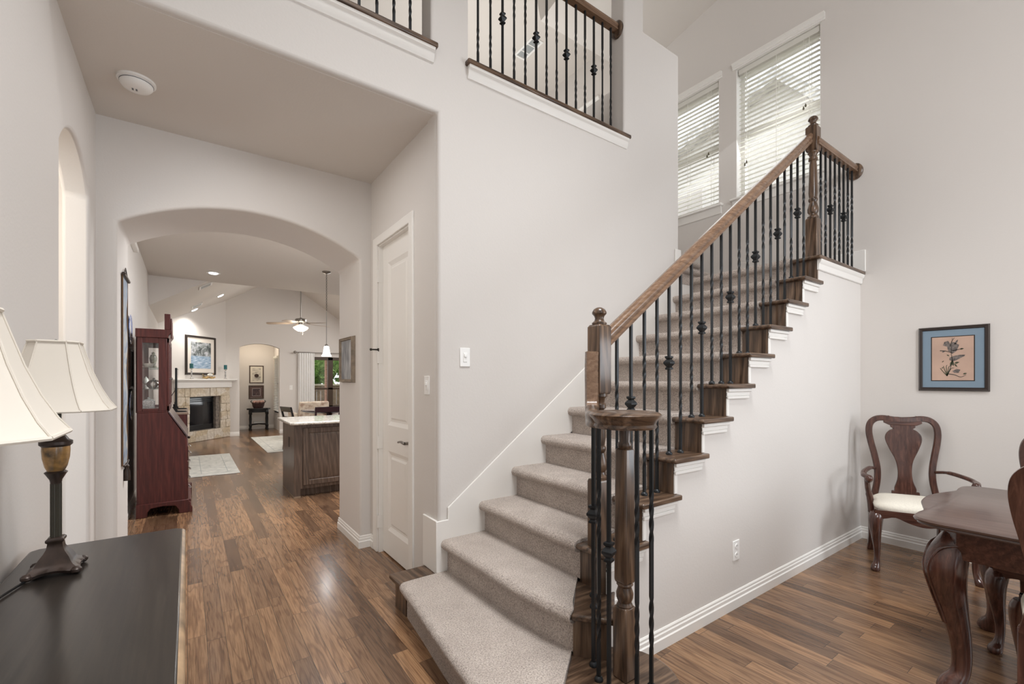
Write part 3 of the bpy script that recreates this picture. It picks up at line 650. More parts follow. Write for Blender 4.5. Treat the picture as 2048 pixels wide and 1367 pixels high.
# door inside the study, edge on behind the small arch
dd = struct(MB().box(-2.2, -1.35, 3.93, 3.985, 0, 2.1).make('door_2', WHITE, bevel=.004))
MB().box(-.88, -.82, 3.92, 3.95, 2.02, 2.10).make('hinge', NICKEL, dd)

# ------------------------------------------------------------------ small wall fittings
def plate_switch(name, label, cat, c, nrm, w=.072, h=.118, kind='dimmer', grp=None):
    """wall plate lying on a wall; nrm 'y-' faces -y, 'x-' faces -x"""
    t = thing(name, label, cat, c, {'y-': 0, 'x-': -PI / 2}[nrm], grp)
    MB().prism([(-w / 2, -h / 2), (w / 2, -h / 2), (w / 2, h / 2), (-w / 2, h / 2)], 'y', -.006, .0).make('plate', PLASTIC, t, bevel=.002)
    if kind == 'outlet':
        for s_ in (-1, 1):
            f = MB().prism(arc(0, s_ * .026, .017, .015, 0, 360, 16)[:-1], 'y', -.0085, -.005).make('socket', PLASTIC, t)
            MB().box(-.007, -.005, -.0092, -.008, s_ * .026 - .002, s_ * .026 + .007).box(.005, .007, -.0092, -.008, s_ * .026 - .002, s_ * .026 + .007).make('slot', BLACK, f, smooth=0)
    else:
        MB().box(-.014, .014, -.009, -.005, -.03, .03).make('rocker', PLASTIC, t, bevel=.002)
        MB().box(-.008, .008, -.016, -.008, .0, .02).make('slider', PLASTIC, t, bevel=.002)
    return t
plate_switch('light_switch', 'white dimmer switch plate on the wall beside the stairs', 'light switch', (1.424, YB - .0005, 1.515), 'y-')
plate_switch('light_switch', 'white light switch seen edge on beside the closet door', 'light switch', (XH - .0005, 2.652, 1.338), 'x-')
plate_switch('light_switch', 'white switch plate on the far wall between arched niche and curtain', 'light switch', (2.207, 13.0295, 1.18), 'y-', kind='dimmer')
plate_switch('wall_outlet', 'white power outlet low on the wall under the stairs', 'outlet', (2.70, YW - .0005, .342), 'y-', kind='outlet')
sd = thing('smoke_detector', 'round white smoke detector on the hall ceiling', 'smoke detector', (-.225, 3.19, 3.0))
MB().lathe([(.085, 0), (.085, -.012), (.076, -.016)], seg=40).make('mounting_ring', PLASTIC, sd)
MB().lathe([(.074, -.014), (.072, -.03), (.060, -.045), (.035, -.052), (0, -.053)], seg=40).make('dome', PLASTIC, sd)
MB().lathe([(.0745, -.019), (.0745, -.022)], seg=40).make('gap_ring', plain('grey_gap', (90, 92, 96), .6), sd)
MB().prism([(-.02 + .008 * i, -.01) for i in range(2)] + [(-.012, .01), (-.02, .01)], 'z', -.054, -.050).prism([(-.004, -.01), (.004, -.01), (.004, .01), (-.004, .01)], 'z', -.054, -.05).make('grille', plain('grey_grille', (110, 112, 116), .6), sd)

# ------------------------------------------------------------------ framed pictures
def framed(name, label, loc, rz, w, h, fw, fd, fmat, mats, mat_w=0, line=None, grp=None, cat='picture', tilt=0):
    """picture facing local -y, centred on loc; mats: art material (+ mount material)"""
    t = thing(name, label, cat, loc, rz, grp)
    if tilt: t.rotation_euler = (tilt, 0, rz)
    m = MB(); W2, H2 = w / 2, h / 2
    prof = [(0, 0), (fw * .25, -fd), (fw * .5, -fd * .8), (fw * .8, -fd * .85), (fw, -fd * .5), (fw, 0)]
    m.rings([[(sx * (W2 - a), b, sz * (H2 - a)) for sx, sz in ((-1, -1), (1, -1), (1, 1), (-1, 1))] for a, b in prof], cap=False)
    m.make('frame', fmat, t, smooth=20)
    if mat_w:
        MB().box(-W2 + fw * .7, W2 - fw * .7, -fd * .45, -.002, -H2 + fw * .7, H2 - fw * .7).make('mount', mats[1], t, smooth=0)
    iw, ih = W2 - fw * .9 - mat_w, H2 - fw * .9 - mat_w
    if line: MB().box(-iw - .006, iw + .006, -fd * .45 - .0012, -.004, -ih - .006, ih + .006).make('mount_line', line, t, smooth=0)
    a = MB().box(-iw, iw, -fd * .45 - .0022, -.003, -ih, ih).make('print', mats[0], t, smooth=0)
    return t, a, iw, ih
BROWNF = plain('brown_frame', (74, 56, 46), .35, noise=.15, nscale=30); DARKF = plain('dark_frame', (48, 38, 33), .4)
# bird print: right wall faces -x, so rotate so that local -y points to -x
t, a, iw, ih = framed('bird_print', 'dark framed print of two birds on blossom twigs with blue mount', (XR - .001, .853, 1.537), -PI / 2, .40, .50, .028, .024, DARKF, (plain('peach_paper', (192, 162, 144), .7, noise=.05, nscale=5), plain('blue_mount', (126, 146, 162), .6)), .058, DARKF)
INK = plain('grey_ink', (70, 66, 62), .8); INK2 = plain('grey_feathers', (104, 96, 92), .8, noise=.3, nscale=60); INKG = plain('green_ink', (74, 78, 58), .8)
def ink(name, polys, mt):
    m = MB()
    for p in polys: m.prism([(x * iw, z * ih) for x, z in p], 'y', -.0142, -.0125)
    return m.make(name, mt, a, smooth=0)
def stroke(pts, w):
    P = bez(pts, 5); L = []; Rr = []
    for i, p in enumerate(P):
        q0, q1 = P[max(i - 1, 0)], P[min(i + 1, len(P) - 1)]; dx, dz = q1[0] - q0[0], q1[1] - q0[1]; l = math.hypot(dx, dz) or 1
        k = w * (1 - .6 * i / len(P)); L.append((p[0] - dz / l * k, p[1] + dx / l * k)); Rr.append((p[0] + dz / l * k, p[1] - dx / l * k))
    return L + Rr[::-1]
leaf = lambda x, z, l, an, w=.35: [(x + l * (c * math.cos(an) - s_ * w * math.sin(an)), z + l * (c * math.sin(an) + s_ * w * math.cos(an))) for c, s_ in ((0, 0), (.3, .5), (.6, .45), (1, 0), (.6, -.45), (.3, -.5))]
ink('twigs', [stroke(p, .018) for p in ([(-.25, -.75), (-.1, -.45), (0, -.1), (-.05, .3), (0, .95)], [(-.25, -.7), (.1, -.75), (.4, -.85), (.65, -.75)], [(-.6, .38), (-.3, .35), (.0, .25)], [(.0, .35), (.35, .42), (.5, .45)], [(-.1, .55), (-.05, .75), (.1, .95)])], INK)
ink('upper_bird', [[(-.45, .62), (-.38, .78), (-.2, .82), (-.1, .68), (.05, .76), (.2, .68), (.32, .62), (.28, .50), (.2, .34), (.0, .22), (-.2, .36), (-.25, .55)], leaf(.1, .64, .28, .9), leaf(-.5, .3, .2, .4)], INK2)
ink('lower_bird', [[(-.15, -.05), (-.12, .05), (.1, .12), (.35, .16), (.6, .16), (.58, .1), (.4, .02), (.2, -.08), (.0, -.14)], [(.0, -.58), (.2, -.48), (.38, -.52), (.3, -.66), (.1, -.66)]], INK2)
ink('leaves', [leaf(x, z, l, an) for x, z, l, an in ((.1, -.22, .25, .2), (.1, -.25, .2, -.8), (-.1, -.35, .3, 1.2), (.05, -.35, .28, 1.7), (-.15, .12, .14, 2.6), (.35, .42, .2, .1), (.5, -.72, .2, .2), (-.5, -.16, .12, .6), (-.52, -.45, .12, .6))] + [stroke([(-.25, -.8), (-.25 + .3 * math.cos(q), -.8 + .42 * math.sin(q)), (-.25 + .5 * math.cos(q * .92), -.8 + .5 * math.sin(q * .92))], .02) for q in (.9, 1.3, 1.7, 2.1, 2.5)], INKG)
# print on the right jamb of the wide arch
framed('framed_print', 'small taupe framed grey print on the right jamb of the wide arch', (1.1455, 4.047, 1.548), -PI / 2, .385, .395, .03, .035, plain('taupe_frame', (132, 118, 100), .45, noise=.15), (picture_mat('grey_print', [(.3, (104, 106, 110)), (.5, (150, 152, 154)), (.7, (196, 196, 196))], 5, 3, .5, (3, 1, 1)),))
# woven bell pull on the left jamb
bp = thing('tapestry_bell_pull', 'long narrow woven wall hanging with tassel on the left arch jamb', 'wall hanging', (-.357, 4.085, .80))
m = MB(); n = 24
for s_ in range(1):
    rows = [[(.006 + .003 * math.sin(i * .9), -.145, 1.27 * i / n), (.007 + .003 * math.sin(i * .9), .145, 1.27 * i / n), (.004, .145, 1.27 * i / n), (.004, -.145, 1.27 * i / n)] for i in range(n + 1)]
m.rings(rows); m.make('woven_panel', picture_mat('blue_weave', [(.3, (92, 112, 140)), (.5, (146, 160, 176)), (.62, (190, 186, 172)), (.75, (120, 96, 74))], 6, 5, 2), bp)
MB().box(.002, .011, -.155, -.135, 0, 1.27).box(.002, .011, .135, .155, 0, 1.27).make('border_braid', plain('brown_braid', (104, 78, 54), .8), bp, bevel=.003)
MB().tube([(.014, -.165, 1.275), (.014, .165, 1.275)], .011, 10).make('rod', BRONZE, bp)
MB().tube([(.012, -.12, 1.28), (.01, 0, 1.34), (.012, .12, 1.28)], .004, 6).make('hanging_cord', BRONZE, bp)
MB().lathe([(.004, 0), (.016, -.02), (.012, -.035), (.02, -.06), (.022, -.12), (0, -.122)], (.016, 0, 0), 12).tube([(.014, -.145, 0), (.016, 0, -.01), (.014, .145, 0)], .006, 6).make('tassel', BRONZE, bp)
# blue plates and small print on the left wall behind
def wplate(y, z, r, label):
    t = thing('wall_plate', label, 'plate', (GX, y, z), 0, 'blue and white plates on the left wall')
    def disc(prof): return MB().rings([[(x, rr * math.cos(2 * PI * k / 28), rr * math.sin(2 * PI * k / 28)) for k in range(28)] for rr, x in prof])
    disc([(.4 * r, .004), (.6 * r, .006), (r, .018), (r, .022), (.95 * r, .022), (.62 * r, .014), (.001, .012)]).make('rim', plain('blue_glaze', (128, 144, 190), .15, noise=.35, nscale=26), t)
    disc([(.60 * r, .0145), (.001, .0135)]).make('centre', plain('white_glaze', (226, 230, 240), .15, noise=.1, nscale=30), t)
wplate(6.03, 1.89, .15, 'blue and white plate hung above the little frame on the left wall')
wplate(6.08, 1.11, .15, 'blue and white plate hung below the little frame on the left wall')
framed('framed_print', 'narrow dark framed picture between two blue plates on the left wall', (GX + .001, 6.15, 1.49), PI / 2, .36, .42, .03, .02, BROWNF, (picture_mat('brown_print', [(.3, (66, 46, 42)), (.7, (120, 90, 80))]),))
# high window over the left wall
struct(MB().box(GX, GX + .045, 5.2, 6.58, 2.80, 2.85).box(GX, GX + .03, 5.2, 5.27, 2.85, 2.998).box(GX, GX + .03, 6.50, 6.56, 2.85, 2.998).box(GX, GX + .008, 5.27, 6.5, 2.85, 2.998).make('window_4', WHITE, bevel=.004))

# ------------------------------------------------------------------ console table and its two lamps
cz = .80
ct = thing('console_table', 'black-brown wooden console table with worn front edge under two lamps', 'console table', (-.21, 1.2, 0), world=True)
MB().prism([(-.41, .42), (-.43, .44), (-.43, 2.16), (-.41, 2.18), (-.034, 2.18), (-.012, 2.16), (-.012, .44), (-.034, .42)], 'z', cz - .03, cz).make('table_top', BLACKW, ct, bevel=.008, seg=3)
MB().sweep([(-.013, .44, cz - .012), (-.013, 2.16, cz - .012)], [(-.004, -.016), (.007, -.016), (.009, -.004), (.005, .006), (-.003, .0115)]).make('worn_edge', WORN, ct)
MB().box(-.40, -.045, .47, 2.13, cz - .15, cz - .03).make('apron', BLACKW, ct, bevel=.004)
for x in (-.385, -.065):
    for y in (.5, 2.10):
        MB().sq([(.018, 0), (.024, .12), (.03, cz - .15), (.03, cz - .04)], (x, y, 0)).make('leg', BLACKW, ct, bevel=.004)
MB().box(-.385, -.065, .5, 2.1, .16, .185).make('shelf', BLACKW, ct, bevel=.004)
def make_lamp(loc, label):
    t = thing('table_lamp', label, 'table lamp', loc, 0, 'matching lamps on the console table')
    rs = []
    for hw, z in ((.054, 0), (.060, .008), (.057, .018), (.043, .028), (.039, .034), (.032, .05), (.023, .064), (.018, .075), (.016, .09), (.020, .095), (.020, .101), (.015, .106)):
        r = []
        for k in range(40):                    # square with dipped edges
            a = 2 * PI * k / 40; ca, sa = math.cos(a), math.sin(a); q = 1 / max(abs(ca), abs(sa)); corner = (q - 1) / .414
            r.append((ca * q * hw * (1 - .06 * (1 - corner)), sa * q * hw * (1 - .06 * (1 - corner)), z + (.012 * (1 - corner) if z < .01 else 0)))
        rs.append(r)
    MB().rings(rs).make('base', BRONZE, t, smooth=50)
    for sx in (-1, 1):
        for sy_ in (-1, 1): MB().ball((sx * .051, sy_ * .051, .012), .014, 10, sz=.8).make('scroll_foot', BRONZE, t)
    rs = []
    for z in (.10, .265):
        rs.append([((.0128 if k % 2 else .0114) * math.cos(2 * PI * k / 32), (.0128 if k % 2 else .0114) * math.sin(2 * PI * k / 32), z) for k in range(32)])
    MB().rings(rs).make('column', plain('dark_green_bronze', (58, 54, 44), .4, .2), t, smooth=20)
    MB().lathe([(.012, .262), (.014, .275), (.023, .292), (.026, .297), (.023, .3), (.019, .302)], seg=24).make('cup', BRONZE, t)
    MB().lathe([(.019, .300), (.025, .315), (.030, .34), (.0315, .362), (.031, .376)], seg=28).make('urn', URN, t)
    MB().lathe([(.0315, .374), (.037, .38), (.037, .389), (.029, .394), (.019, .41), (.017, .418), (.012, .424), (.010, .44)], seg=28).make('collar', BRONZE, t)
    MB().lathe([(.012, .43), (.012, .49), (.016, .495), (.016, .54), (.004, .545), (.004, .69), (0, .692)], seg=14).make('socket_stem', plain('dark_green', (40, 50, 42), .4), t)
    rs = []; prof = [(.125, .478), (.127, .484), (.113, .505), (.094, .545), (.076, .595), (.061, .65), (.053, .680), (.053, .686)]
    def octa(hw, z):                            # square with cut corners
        c = hw * .56
        return [(hw, -c, z), (hw, c, z), (c, hw, z), (-c, hw, z), (-hw, c, z), (-hw, -c, z), (-c, -hw, z), (c, -hw, z)]
    inner = [octa(hw - .003, z) for hw, z in prof[::-1]]
    sh = MB().rings([octa(*p) for p in prof] + inner, cap=False); n = 8; K = len(prof) * 2 - 1
    sh.f += [(K * n + j, K * n + (j + 1) % n, (j + 1) % n, j) for j in range(n)]
    sh.make('lamp_shade', SHADE, t, smooth=12)
    m = MB()
    for z, hw in ((.481, .1275), (.683, .0535)):
        o_ = octa(hw, z); 
        for i in range(8): m.tube([o_[i], o_[(i + 1) % 8]], .004, 6)
    for i in range(8): m.tube([octa(hw + .0005, z)[i] for hw, z in prof], .0022, 6)
    m.make('shade_trim', SHADE, t)
    return t
lamp = make_lamp((-.318, 1.885, cz), 'bronze and amber table lamp with cream shade, the whole lamp visible')
l2 = copy_thing(lamp, (-.298, 1.045, cz), 0, 'cream lampshade of the nearer console lamp cut off by the left frame edge')
cd = MB().tube(bez([(-.37, 1.83, cz + .005), (-.395, 1.74, cz + .006), (-.412, 1.66, cz + .006), (-.43, 1.52, cz + .006)], 5), .0035, 8).make('power_cord', BLACK, None)
tag(cd, 'black power cord lying on the console beside the lamp base', 'cord')

# ------------------------------------------------------------------ secretary desk with glazed hutch
SY0, SY1 = 5.80, 6.72
sc = thing('secretary_desk', 'tall red mahogany secretary desk with glazed hutch and slant front', 'secretary desk', (-.2, 6.2, 0), world=True)
MB().prism([(-.41, .13), (-.004, .13), (-.004, .768), (-.158, 1.03), (-.158, 1.045), (-.41, 1.045)], 'y', SY0, SY1).make('desk_body', REDM, sc, bevel=.005)
MB().prism([(.0, .775), (.006, .79), (-.152, 1.056), (-.163, 1.048)], 'y', SY0 - .006, SY1 + .006).make('slant_lid', plain('polished_lid', (92, 74, 76), .2, coat=.5), sc, bevel=.003)
m = MB()
m.prism([(-.415, .0), (-.33, .0), (-.325, .05), (-.30, .085), (-.20, .095), (-.10, .085), (-.075, .045), (-.07, .0), (.042, .0), (.042, .05), (.03, .07), (.03, .10), (.012, .118), (.012, .135), (-.415, .135)], 'y', SY0 - .02, SY0 + .02)
m.box(.0, .03, SY0, SY1, .07, .135).box(-.415, .042, SY1 - .02, SY1 + .02, 0, .135)
m.make('bracket_base', REDM, sc, bevel=.005)
for z0, z1 in ((.14, .33), (.34, .52), (.53, .68)):
    dr = MB().box(-.006, .006, SY0 + .03, SY1 - .03, z0, z1).make('drawer', REDM, sc, bevel=.003)
    for yy in (SY0 + .16, SY1 - .16):
        MB().tube([(.008, yy - .045, (z0 + z1) / 2 + .01), (.028, yy - .03, (z0 + z1) / 2 - .008), (.028, yy + .03, (z0 + z1) / 2 - .008), (.008, yy + .045, (z0 + z1) / 2 + .01)], .005, 6).make('pull', SILVER, dr)
MB().ball((.012, SY0 + .06, .77), .014, 10).make('lid_knob', DKMET, sc)
HX0, HX1 = -.415, -.17
m = MB()                                          # open carcass
m.box(HX0, HX0 + .012, SY0, SY1, 1.045, 1.85).box(HX0, HX1, SY0, SY1, 1.045, 1.06).box(HX0, HX1, SY0, SY1, 1.80, 1.85)
for yy in (SY0, SY1 - .018):
    m.box(HX0, HX0 + .05, yy, yy + .018, 1.06, 1.80).box(HX1 - .068, HX1, yy, yy + .018, 1.06, 1.80).box(HX0 + .05, HX1 - .068, yy, yy + .018, 1.745, 1.80).box(HX0 + .05, HX1 - .068, yy, yy + .018, 1.06, 1.085)
m.make('hutch', REDM, sc, bevel=.003)
for yy in (SY0 + .008, SY1 - .010): MB().box(HX0 + .045, HX1 - .064, yy, yy + .003, 1.08, 1.75).make('side_glass', GLASS, sc, smooth=0)
dm = MB()
for y0, y1 in ((SY0 + .004, (SY0 + SY1) / 2), ((SY0 + SY1) / 2, SY1 - .004)):
    dm = MB().box(HX1, HX1 + .018, y0, y0 + .05, 1.06, 1.80).box(HX1, HX1 + .018, y1 - .05, y1, 1.06, 1.80).box(HX1, HX1 + .018, y0, y1, 1.06, 1.11).box(HX1, HX1 + .018, y0, y1, 1.75, 1.80).make('hutch_door', REDM, sc, bevel=.003)
    MB().box(HX1 + .007, HX1 + .010, y0 + .045, y1 - .045, 1.10, 1.76).make('door_glass', GLASS, dm, smooth=0)
MB().lathe([(.004, 0), (.006, .01), (.014, .018), (.012, .028), (0, .03)], (0, 0, 0), 12).make('door_knob', SILVER, sc).matrix_local = Matrix.Translation(Vector((HX1 + .018, SY0 + .08, 1.385)) - sc.location) @ Matrix.Rotation(PI / 2, 4, 'Y')
MB().prism([(HX0 - .004, 1.80), (HX1 + .01, 1.80), (HX1 + .012, 1.825), (HX1 + .035, 1.86), (HX1 + .037, 1.885), (HX0 - .004, 1.885)], 'y', SY0 - .012, SY1 + .012).make('cornice', REDM, sc, bevel=.003)
MB().prism([(SY0 - .01, 1.885), (SY1 + .01, 1.885), (SY1 + .01, 2.0), (SY1 - .1, 2.045), ((SY0 + SY1) / 2 + .12, 1.96), ((SY0 + SY1) / 2, 1.93), ((SY0 + SY1) / 2 - .12, 1.96), (SY0 + .1, 2.045), (SY0 - .01, 2.045)], 'x', HX1 - .02, HX1 + .03).make('pediment', REDM, sc, bevel=.004)
MB().prism([(SY0 - .01, 1.80), (SY0 + .12, 1.80), (SY0 + .12, 2.0), (SY0 - .01, 2.0)], 'x', HX1 + .030, HX1 + .042).make('carved_rosette', REDM, sc, bevel=.004)
for z in (1.275, 1.495): MB().box(HX0 + .012, HX1 - .005, SY0 + .02, SY1 - .02, z, z + .006).make('glass_shelf', glass_mat('shelf_glass', (.80, .86, .84), .15), sc, smooth=0)
hx = -.305
dw = 'keepsakes inside the glazed hutch'
tag(MB().lathe([(.0, 0), (.03, .004), (.055, .03), (.062, .04), (.058, .04), (.03, .012), (0, .01)], (hx - .02, SY0 + .10, 1.501), 20).make('china_bowl', CHINA), 'wide white china bowl on the top glass shelf of the hutch', 'bowl', dw)
tag(MB().lathe([(.03, 0), (.032, .01), (.02, .03), (.03, .07), (.034, .10), (.024, .13), (.012, .14), (.016, .155), (0, .165)], (hx + .015, SY0 + .22, 1.501), 16).make('ceramic_jar', plain('grey_green_glaze', (128, 128, 112), .3, noise=.3, nscale=30)), 'tall grey-green lidded jar behind the bowl in the hutch', 'jar', dw)
tag(MB().lathe([(.0, 0), (.035, .003), (.06, .03), (.062, .055), (.05, .075), (.03, .09), (.01, .096), (.012, .11), (0, .116)], (hx + .025, SY0 + .12, 1.281), 20).make('silver_tureen', SILVER), 'round silver lidded dish on the middle glass shelf of the hutch', 'dish', dw)
tag(MB().lathe([(.02, 0), (.024, .02), (.018, .04), (.03, .06), (.02, .1), (.014, .11), (0, .13)], (hx - .045, SY0 + .24, 1.281), 14).make('figurine', CHINA), 'small pale china figurine beside the silver dish in the hutch', 'figurine', dw)
tag(MB().sq([(.045, 0), (.048, .004), (.048, .085), (.05, .09), (.05, .10), (.03, .115), (.01, .12), (.012, .135), (0.002, .14)], (hx - .015, SY0 + .11, 1.0605)).make('cut_glass_box', plain('cut_glass', (206, 210, 210), .1, noise=.2, nscale=90, bump=.5)), 'square cut glass box with lid on the bottom of the hutch', 'glass box', dw)

# ------------------------------------------------------------------ television and media console along the left wall
mc = thing('media_console', 'dark wooden media console seen end on behind the secretary desk', 'media console', (-.22, 9.5, 0), world=True)
MB().box(-.47, .0, 9.0, 10.5, .08, .82).make('cabinet', REDM, mc, bevel=.004)
MB().box(-.48, .012, 8.99, 10.51, .82, .85).make('top', plain('pale_top', (150, 128, 112), .35), mc, bevel=.006)
MB().box(-.45, -.02, 9.02, 10.48, 0, .08).make('plinth', REDM, mc)
tv = thing('television', 'thin flat television seen edge on standing on the media console', 'television', (-.15, 9.7, .85), world=True)
MB().box(-.165, -.135, 9.1, 10.3, .93, 1.57).make('screen_body', BLACK, tv, bevel=.006)
MB().box(-.1345, -.1335, 9.13, 10.27, .96, 1.55).make('screen', BLKGLASS, tv, smooth=0)
MB().prism([(-.34, .851), (.0, .851), (-.02, .868), (-.13, .875), (-.17, .98), (-.19, .98), (-.19, .90), (-.34, .856)], 'y', 9.2, 9.24).prism([(-.34, .851), (.0, .851), (-.02, .868), (-.13, .875), (-.17, .98), (-.19, .98), (-.19, .90), (-.34, .856)], 'y', 10.1, 10.14).make('stand_foot', BLACK, tv)
MB().tube(bez([(-.17, 9.3, 1.2), (-.25, 9.25, 1.05), (-.33, 9.2, .98), (-.40, 9.2, .90)], 5), .005, 6).make('cable', BLACK, tv)

# ------------------------------------------------------------------ fireplace on the diagonal wall
fp = thing('fireplace', 'corner fireplace with rough limestone surround and white mantel shelf', 'fireplace', tuple(D0 + DU * .45), world=True)
m = MB(); random.seed(3)
def stones(s0, s1, z0, z1, nx, nz):
    for j in range(nz):
        za, zb = z0 + (z1 - z0) * j / nz, z0 + (z1 - z0) * (j + 1) / nz; n = nx if j % 2 == 0 else max(1, nx + random.choice((-1, 0, 1)))
        cuts = [0] + sorted((i + random.uniform(-.2, .2)) / n for i in range(1, n)) + [1]
        for a_, b_ in zip(cuts, cuts[1:]):
            dbox(m, s0 + (s1 - s0) * a_ + .002, s0 + (s1 - s0) * b_ - .002, -.03, .035 + random.uniform(0, .022), za + .002, zb - .002)
stones(-.32, -.0, .24, 1.2, 2, 5); stones(.91, 1.21, .24, 1.2, 2, 5); stones(-.32, 1.21, 0, .24, 6, 1); stones(-.0, .91, 1.0, 1.2, 5, 1)
m.make('stone_surround', STONE, fp, bevel=.008)
m = MB(); dbox(m, -.318, -.002, -.03, .028, .01, 1.198); dbox(m, .912, 1.208, -.03, .028, .01, 1.198); dbox(m, -.0, .91, -.03, .028, 1.002, 1.198); dbox(m, -.0, .91, -.03, .028, .01, .238)
m.make('mortar', plain('pale_mortar', (196, 184, 164), .9), fp, smooth=0)
m = MB(); dbox(m, -.01, .92, -.28, -.26, .2, 1.05); dbox(m, .80, .92, -.26, .0, .22, 1.03); dbox(m, -.02, .0, -.26, .0, .22, 1.03); dbox(m, -.02, .92, -.26, .0, 1.0, 1.03); dbox(m, -.02, .92, -.26, .0, .2, .245)
m.make('firebox', plain('grey_brick', (120, 112, 104), .9, noise=.2), fp, smooth=0)
m = MB(); dbox(m, .0, .80, -.10, -.08, .25, 1.0); m.make('insert_glass', BLKGLASS, fp, smooth=0)
m = MB()
for z0, z1, o in ((.25, .36, -.065), (.88, .90, -.068), (.92, .94, -.068), (.96, 1.0, -.065)): dbox(m, .0, .80, -.10, o, z0, z1)
dbox(m, .78, .80, -.10, -.06, .25, 1.0)
m.make('louvred_insert', BLACK, fp, bevel=.003)
m = MB(); dbox(m, -.33, 1.23, -.03, .075, 1.2, 1.365); m.make('frieze', WHITE, fp, bevel=.006)
m = MB(); dbox(m, -.42, 1.38, -.03, .16, 1.365, 1.40); dbox(m, -.38, 1.32, -.03, .12, 1.34, 1.365); m.make('mantel_shelf', WHITE, fp, bevel=.006)
DROT = math.atan2(.7454, .6666)
framed('framed_landscape', 'large dark framed lake and trees print leaning above the mantel', dg(.375, -.028, 1.93), DROT, .86, .88, .05, .04, DARKF, (N('lake', .6).m, plain('ivory_mount', (226, 218, 208), .8)), .10)
def lake():
    m = bpy.data.materials['lake']; q = N.__new__(N); q.m = m; q.t = m.node_tree; q.b = q.t.nodes['Principled BSDF']
    tc = q.n('ShaderNodeTexCoord'); sp = q.n('ShaderNodeSeparateXYZ'); q.l(tc.outputs['Object'], sp.inputs[0])
    n1 = q.n('ShaderNodeTexNoise', i_Scale=9.0, i_Detail=6.0, i_Distortion=1.0); q.l(q.obj(), n1.inputs['Vector'])
    n2 = q.n('ShaderNodeTexNoise', i_Scale=6.0, i_Detail=3.0); q.l(q.obj((1.5, 1, 9)), n2.inputs['Vector'])
    top = q.ramp(n1.outputs[0], [(.38, (70, 76, 76)), (.5, (140, 146, 146)), (.62, (196, 198, 204))]); bot = q.ramp(n2.outputs[0], [(.35, (120, 150, 178)), (.6, (180, 198, 216)), (.75, (224, 228, 236))])
    mr = q.n('ShaderNodeMapRange', i_1=-.03, i_2=.0); q.l(sp.outputs[2], mr.inputs[0]); q.col(q.mix(mr.outputs[0], bot, top))
lake()
for s_, lb in ((-.02, 'left of the lake print'), (.985, 'right of the lake print')):
    p = dg(s_, .10, 1.40)
    tag(MB().lathe([(.045, 0), (.046, .006), (.02, .016), (.012, .05), (.02, .08), (.012, .12), (.018, .17), (.012, .20), (.02, .215), (.036, .225), (.036, .23), (0, .23)], p, 18).make('candlestick', SILVER), 'silver candlestick on the mantel ' + lb, 'candlestick', 'candlesticks on the mantel')
    tag(MB().lathe([(.034, 0), (.034, .10), (.03, .104), (0, .10)], (p[0], p[1], p[2] + .231), 18).make('pillar_candle', plain('teal_wax', (30, 92, 96), .5)), 'teal pillar candle on the silver candlestick ' + lb, 'candle', 'candles on the mantel')
p = Vector(dg(.50, .08, 1.40))
dr = thing('driftwood', 'piece of tan driftwood holding a white shell at mantel centre', 'driftwood', (p.x, p.y, p.z + .006), DROT)
MB().tube(bez([(-.17, 0, .03), (-.08, .0, .02), (.0, .01, .045), (.1, .0, .02), (.17, 0, .035)], 5), [.022] * 5 + [.03] * 10 + [.02] * 6, 8).make('log', plain('tan_wood', (160, 134, 92), .8, noise=.3), dr)
MB().tube([(-.12, 0, .03), (-.2, -.01, .10)], [.02, .008], 7).tube([(.06, 0, .04), (.13, 0, .12)], [.022, .01], 7).make('branch', plain('tan_branch', (140, 118, 84), .8, noise=.3), dr)
MB().ball((.02, -.01, .085), .06, 14, 1.3, .6, .6).make('shell', CHINA, dr)

# ------------------------------------------------------------------ niche: prints, side table, basket
framed('framed_print', 'upper framed print in the arched niche, pale with dark centre motif', (1.585, 14.599, 1.535), 0, .36, .50, .028, .02, BROWNF, (picture_mat('pale_print', [(.35, (150, 146, 138)), (.55, (214, 208, 196))], 8, 3, .2, (1, 1, 3)), plain('cream_mount', (226, 220, 206), .8)), .05)
tag(MB().prism(arc(1.585, 1.50, .055, .05, 0, 360, 16)[:-1], 'y', 14.578, 14.59).make('print_motif', plain('dark_motif', (62, 48, 44), .8)), 'dark rounded motif in the middle of the upper niche print', 'print motif')
mo = bpy.data.objects['print_motif']; up = [o for o in bpy.data.objects if o.get('label', '').startswith('upper framed print')][0]
del mo['label']; del mo['category']; mo.parent = up; mo.matrix_parent_inverse = Matrix.Translation(up.location).inverted()
framed('framed_print', 'lower framed print in the arched niche, dark floral with wide brown frame', (1.58, 14.599, 1.035), 0, .38, .385, .045, .02, BROWNF, (picture_mat('dark_floral', [(.35, (56, 46, 50)), (.55, (86, 70, 72)), (.7, (140, 112, 104))], 16, 4, 1.5), plain('mauve_mount', (104, 84, 82), .8)), .055, plain('white_fillet', (214, 208, 202), .6))
sx, sy0 = 1.60, 14.25
nt = thing('side_table', 'black side table with turned legs standing in the arched niche', 'side table', (sx, sy0, 0))
MB().prism(arc(0, 0, .29, .22, 0, 360, 8)[:-1], 'z', .56, .60).make('top', BLACK, nt, bevel=.006)
MB().prism(arc(0, 0, .24, .17, 0, 360, 8)[:-1], 'z', .49, .56).make('frieze', BLACK, nt)
for dx in (-.20, .20):
    for dy in (-.12, .12):
        MB().lathe([(.026, 0), (.03, .03), (.018, .06), (.026, .12), (.03, .14), (.018, .16), (.024, .3), (.018, .42), (.03, .44), (.03, .50)], (dx, dy, 0), 14).make('leg', BLACK, nt)
MB().tube([(-.2, -.12, .15), (0, 0, .17), (.2, .12, .15)], .014, 8).tube([(-.2, .12, .15), (0, 0, .17), (.2, -.12, .15)], .014, 8).make('stretcher', BLACK, nt)
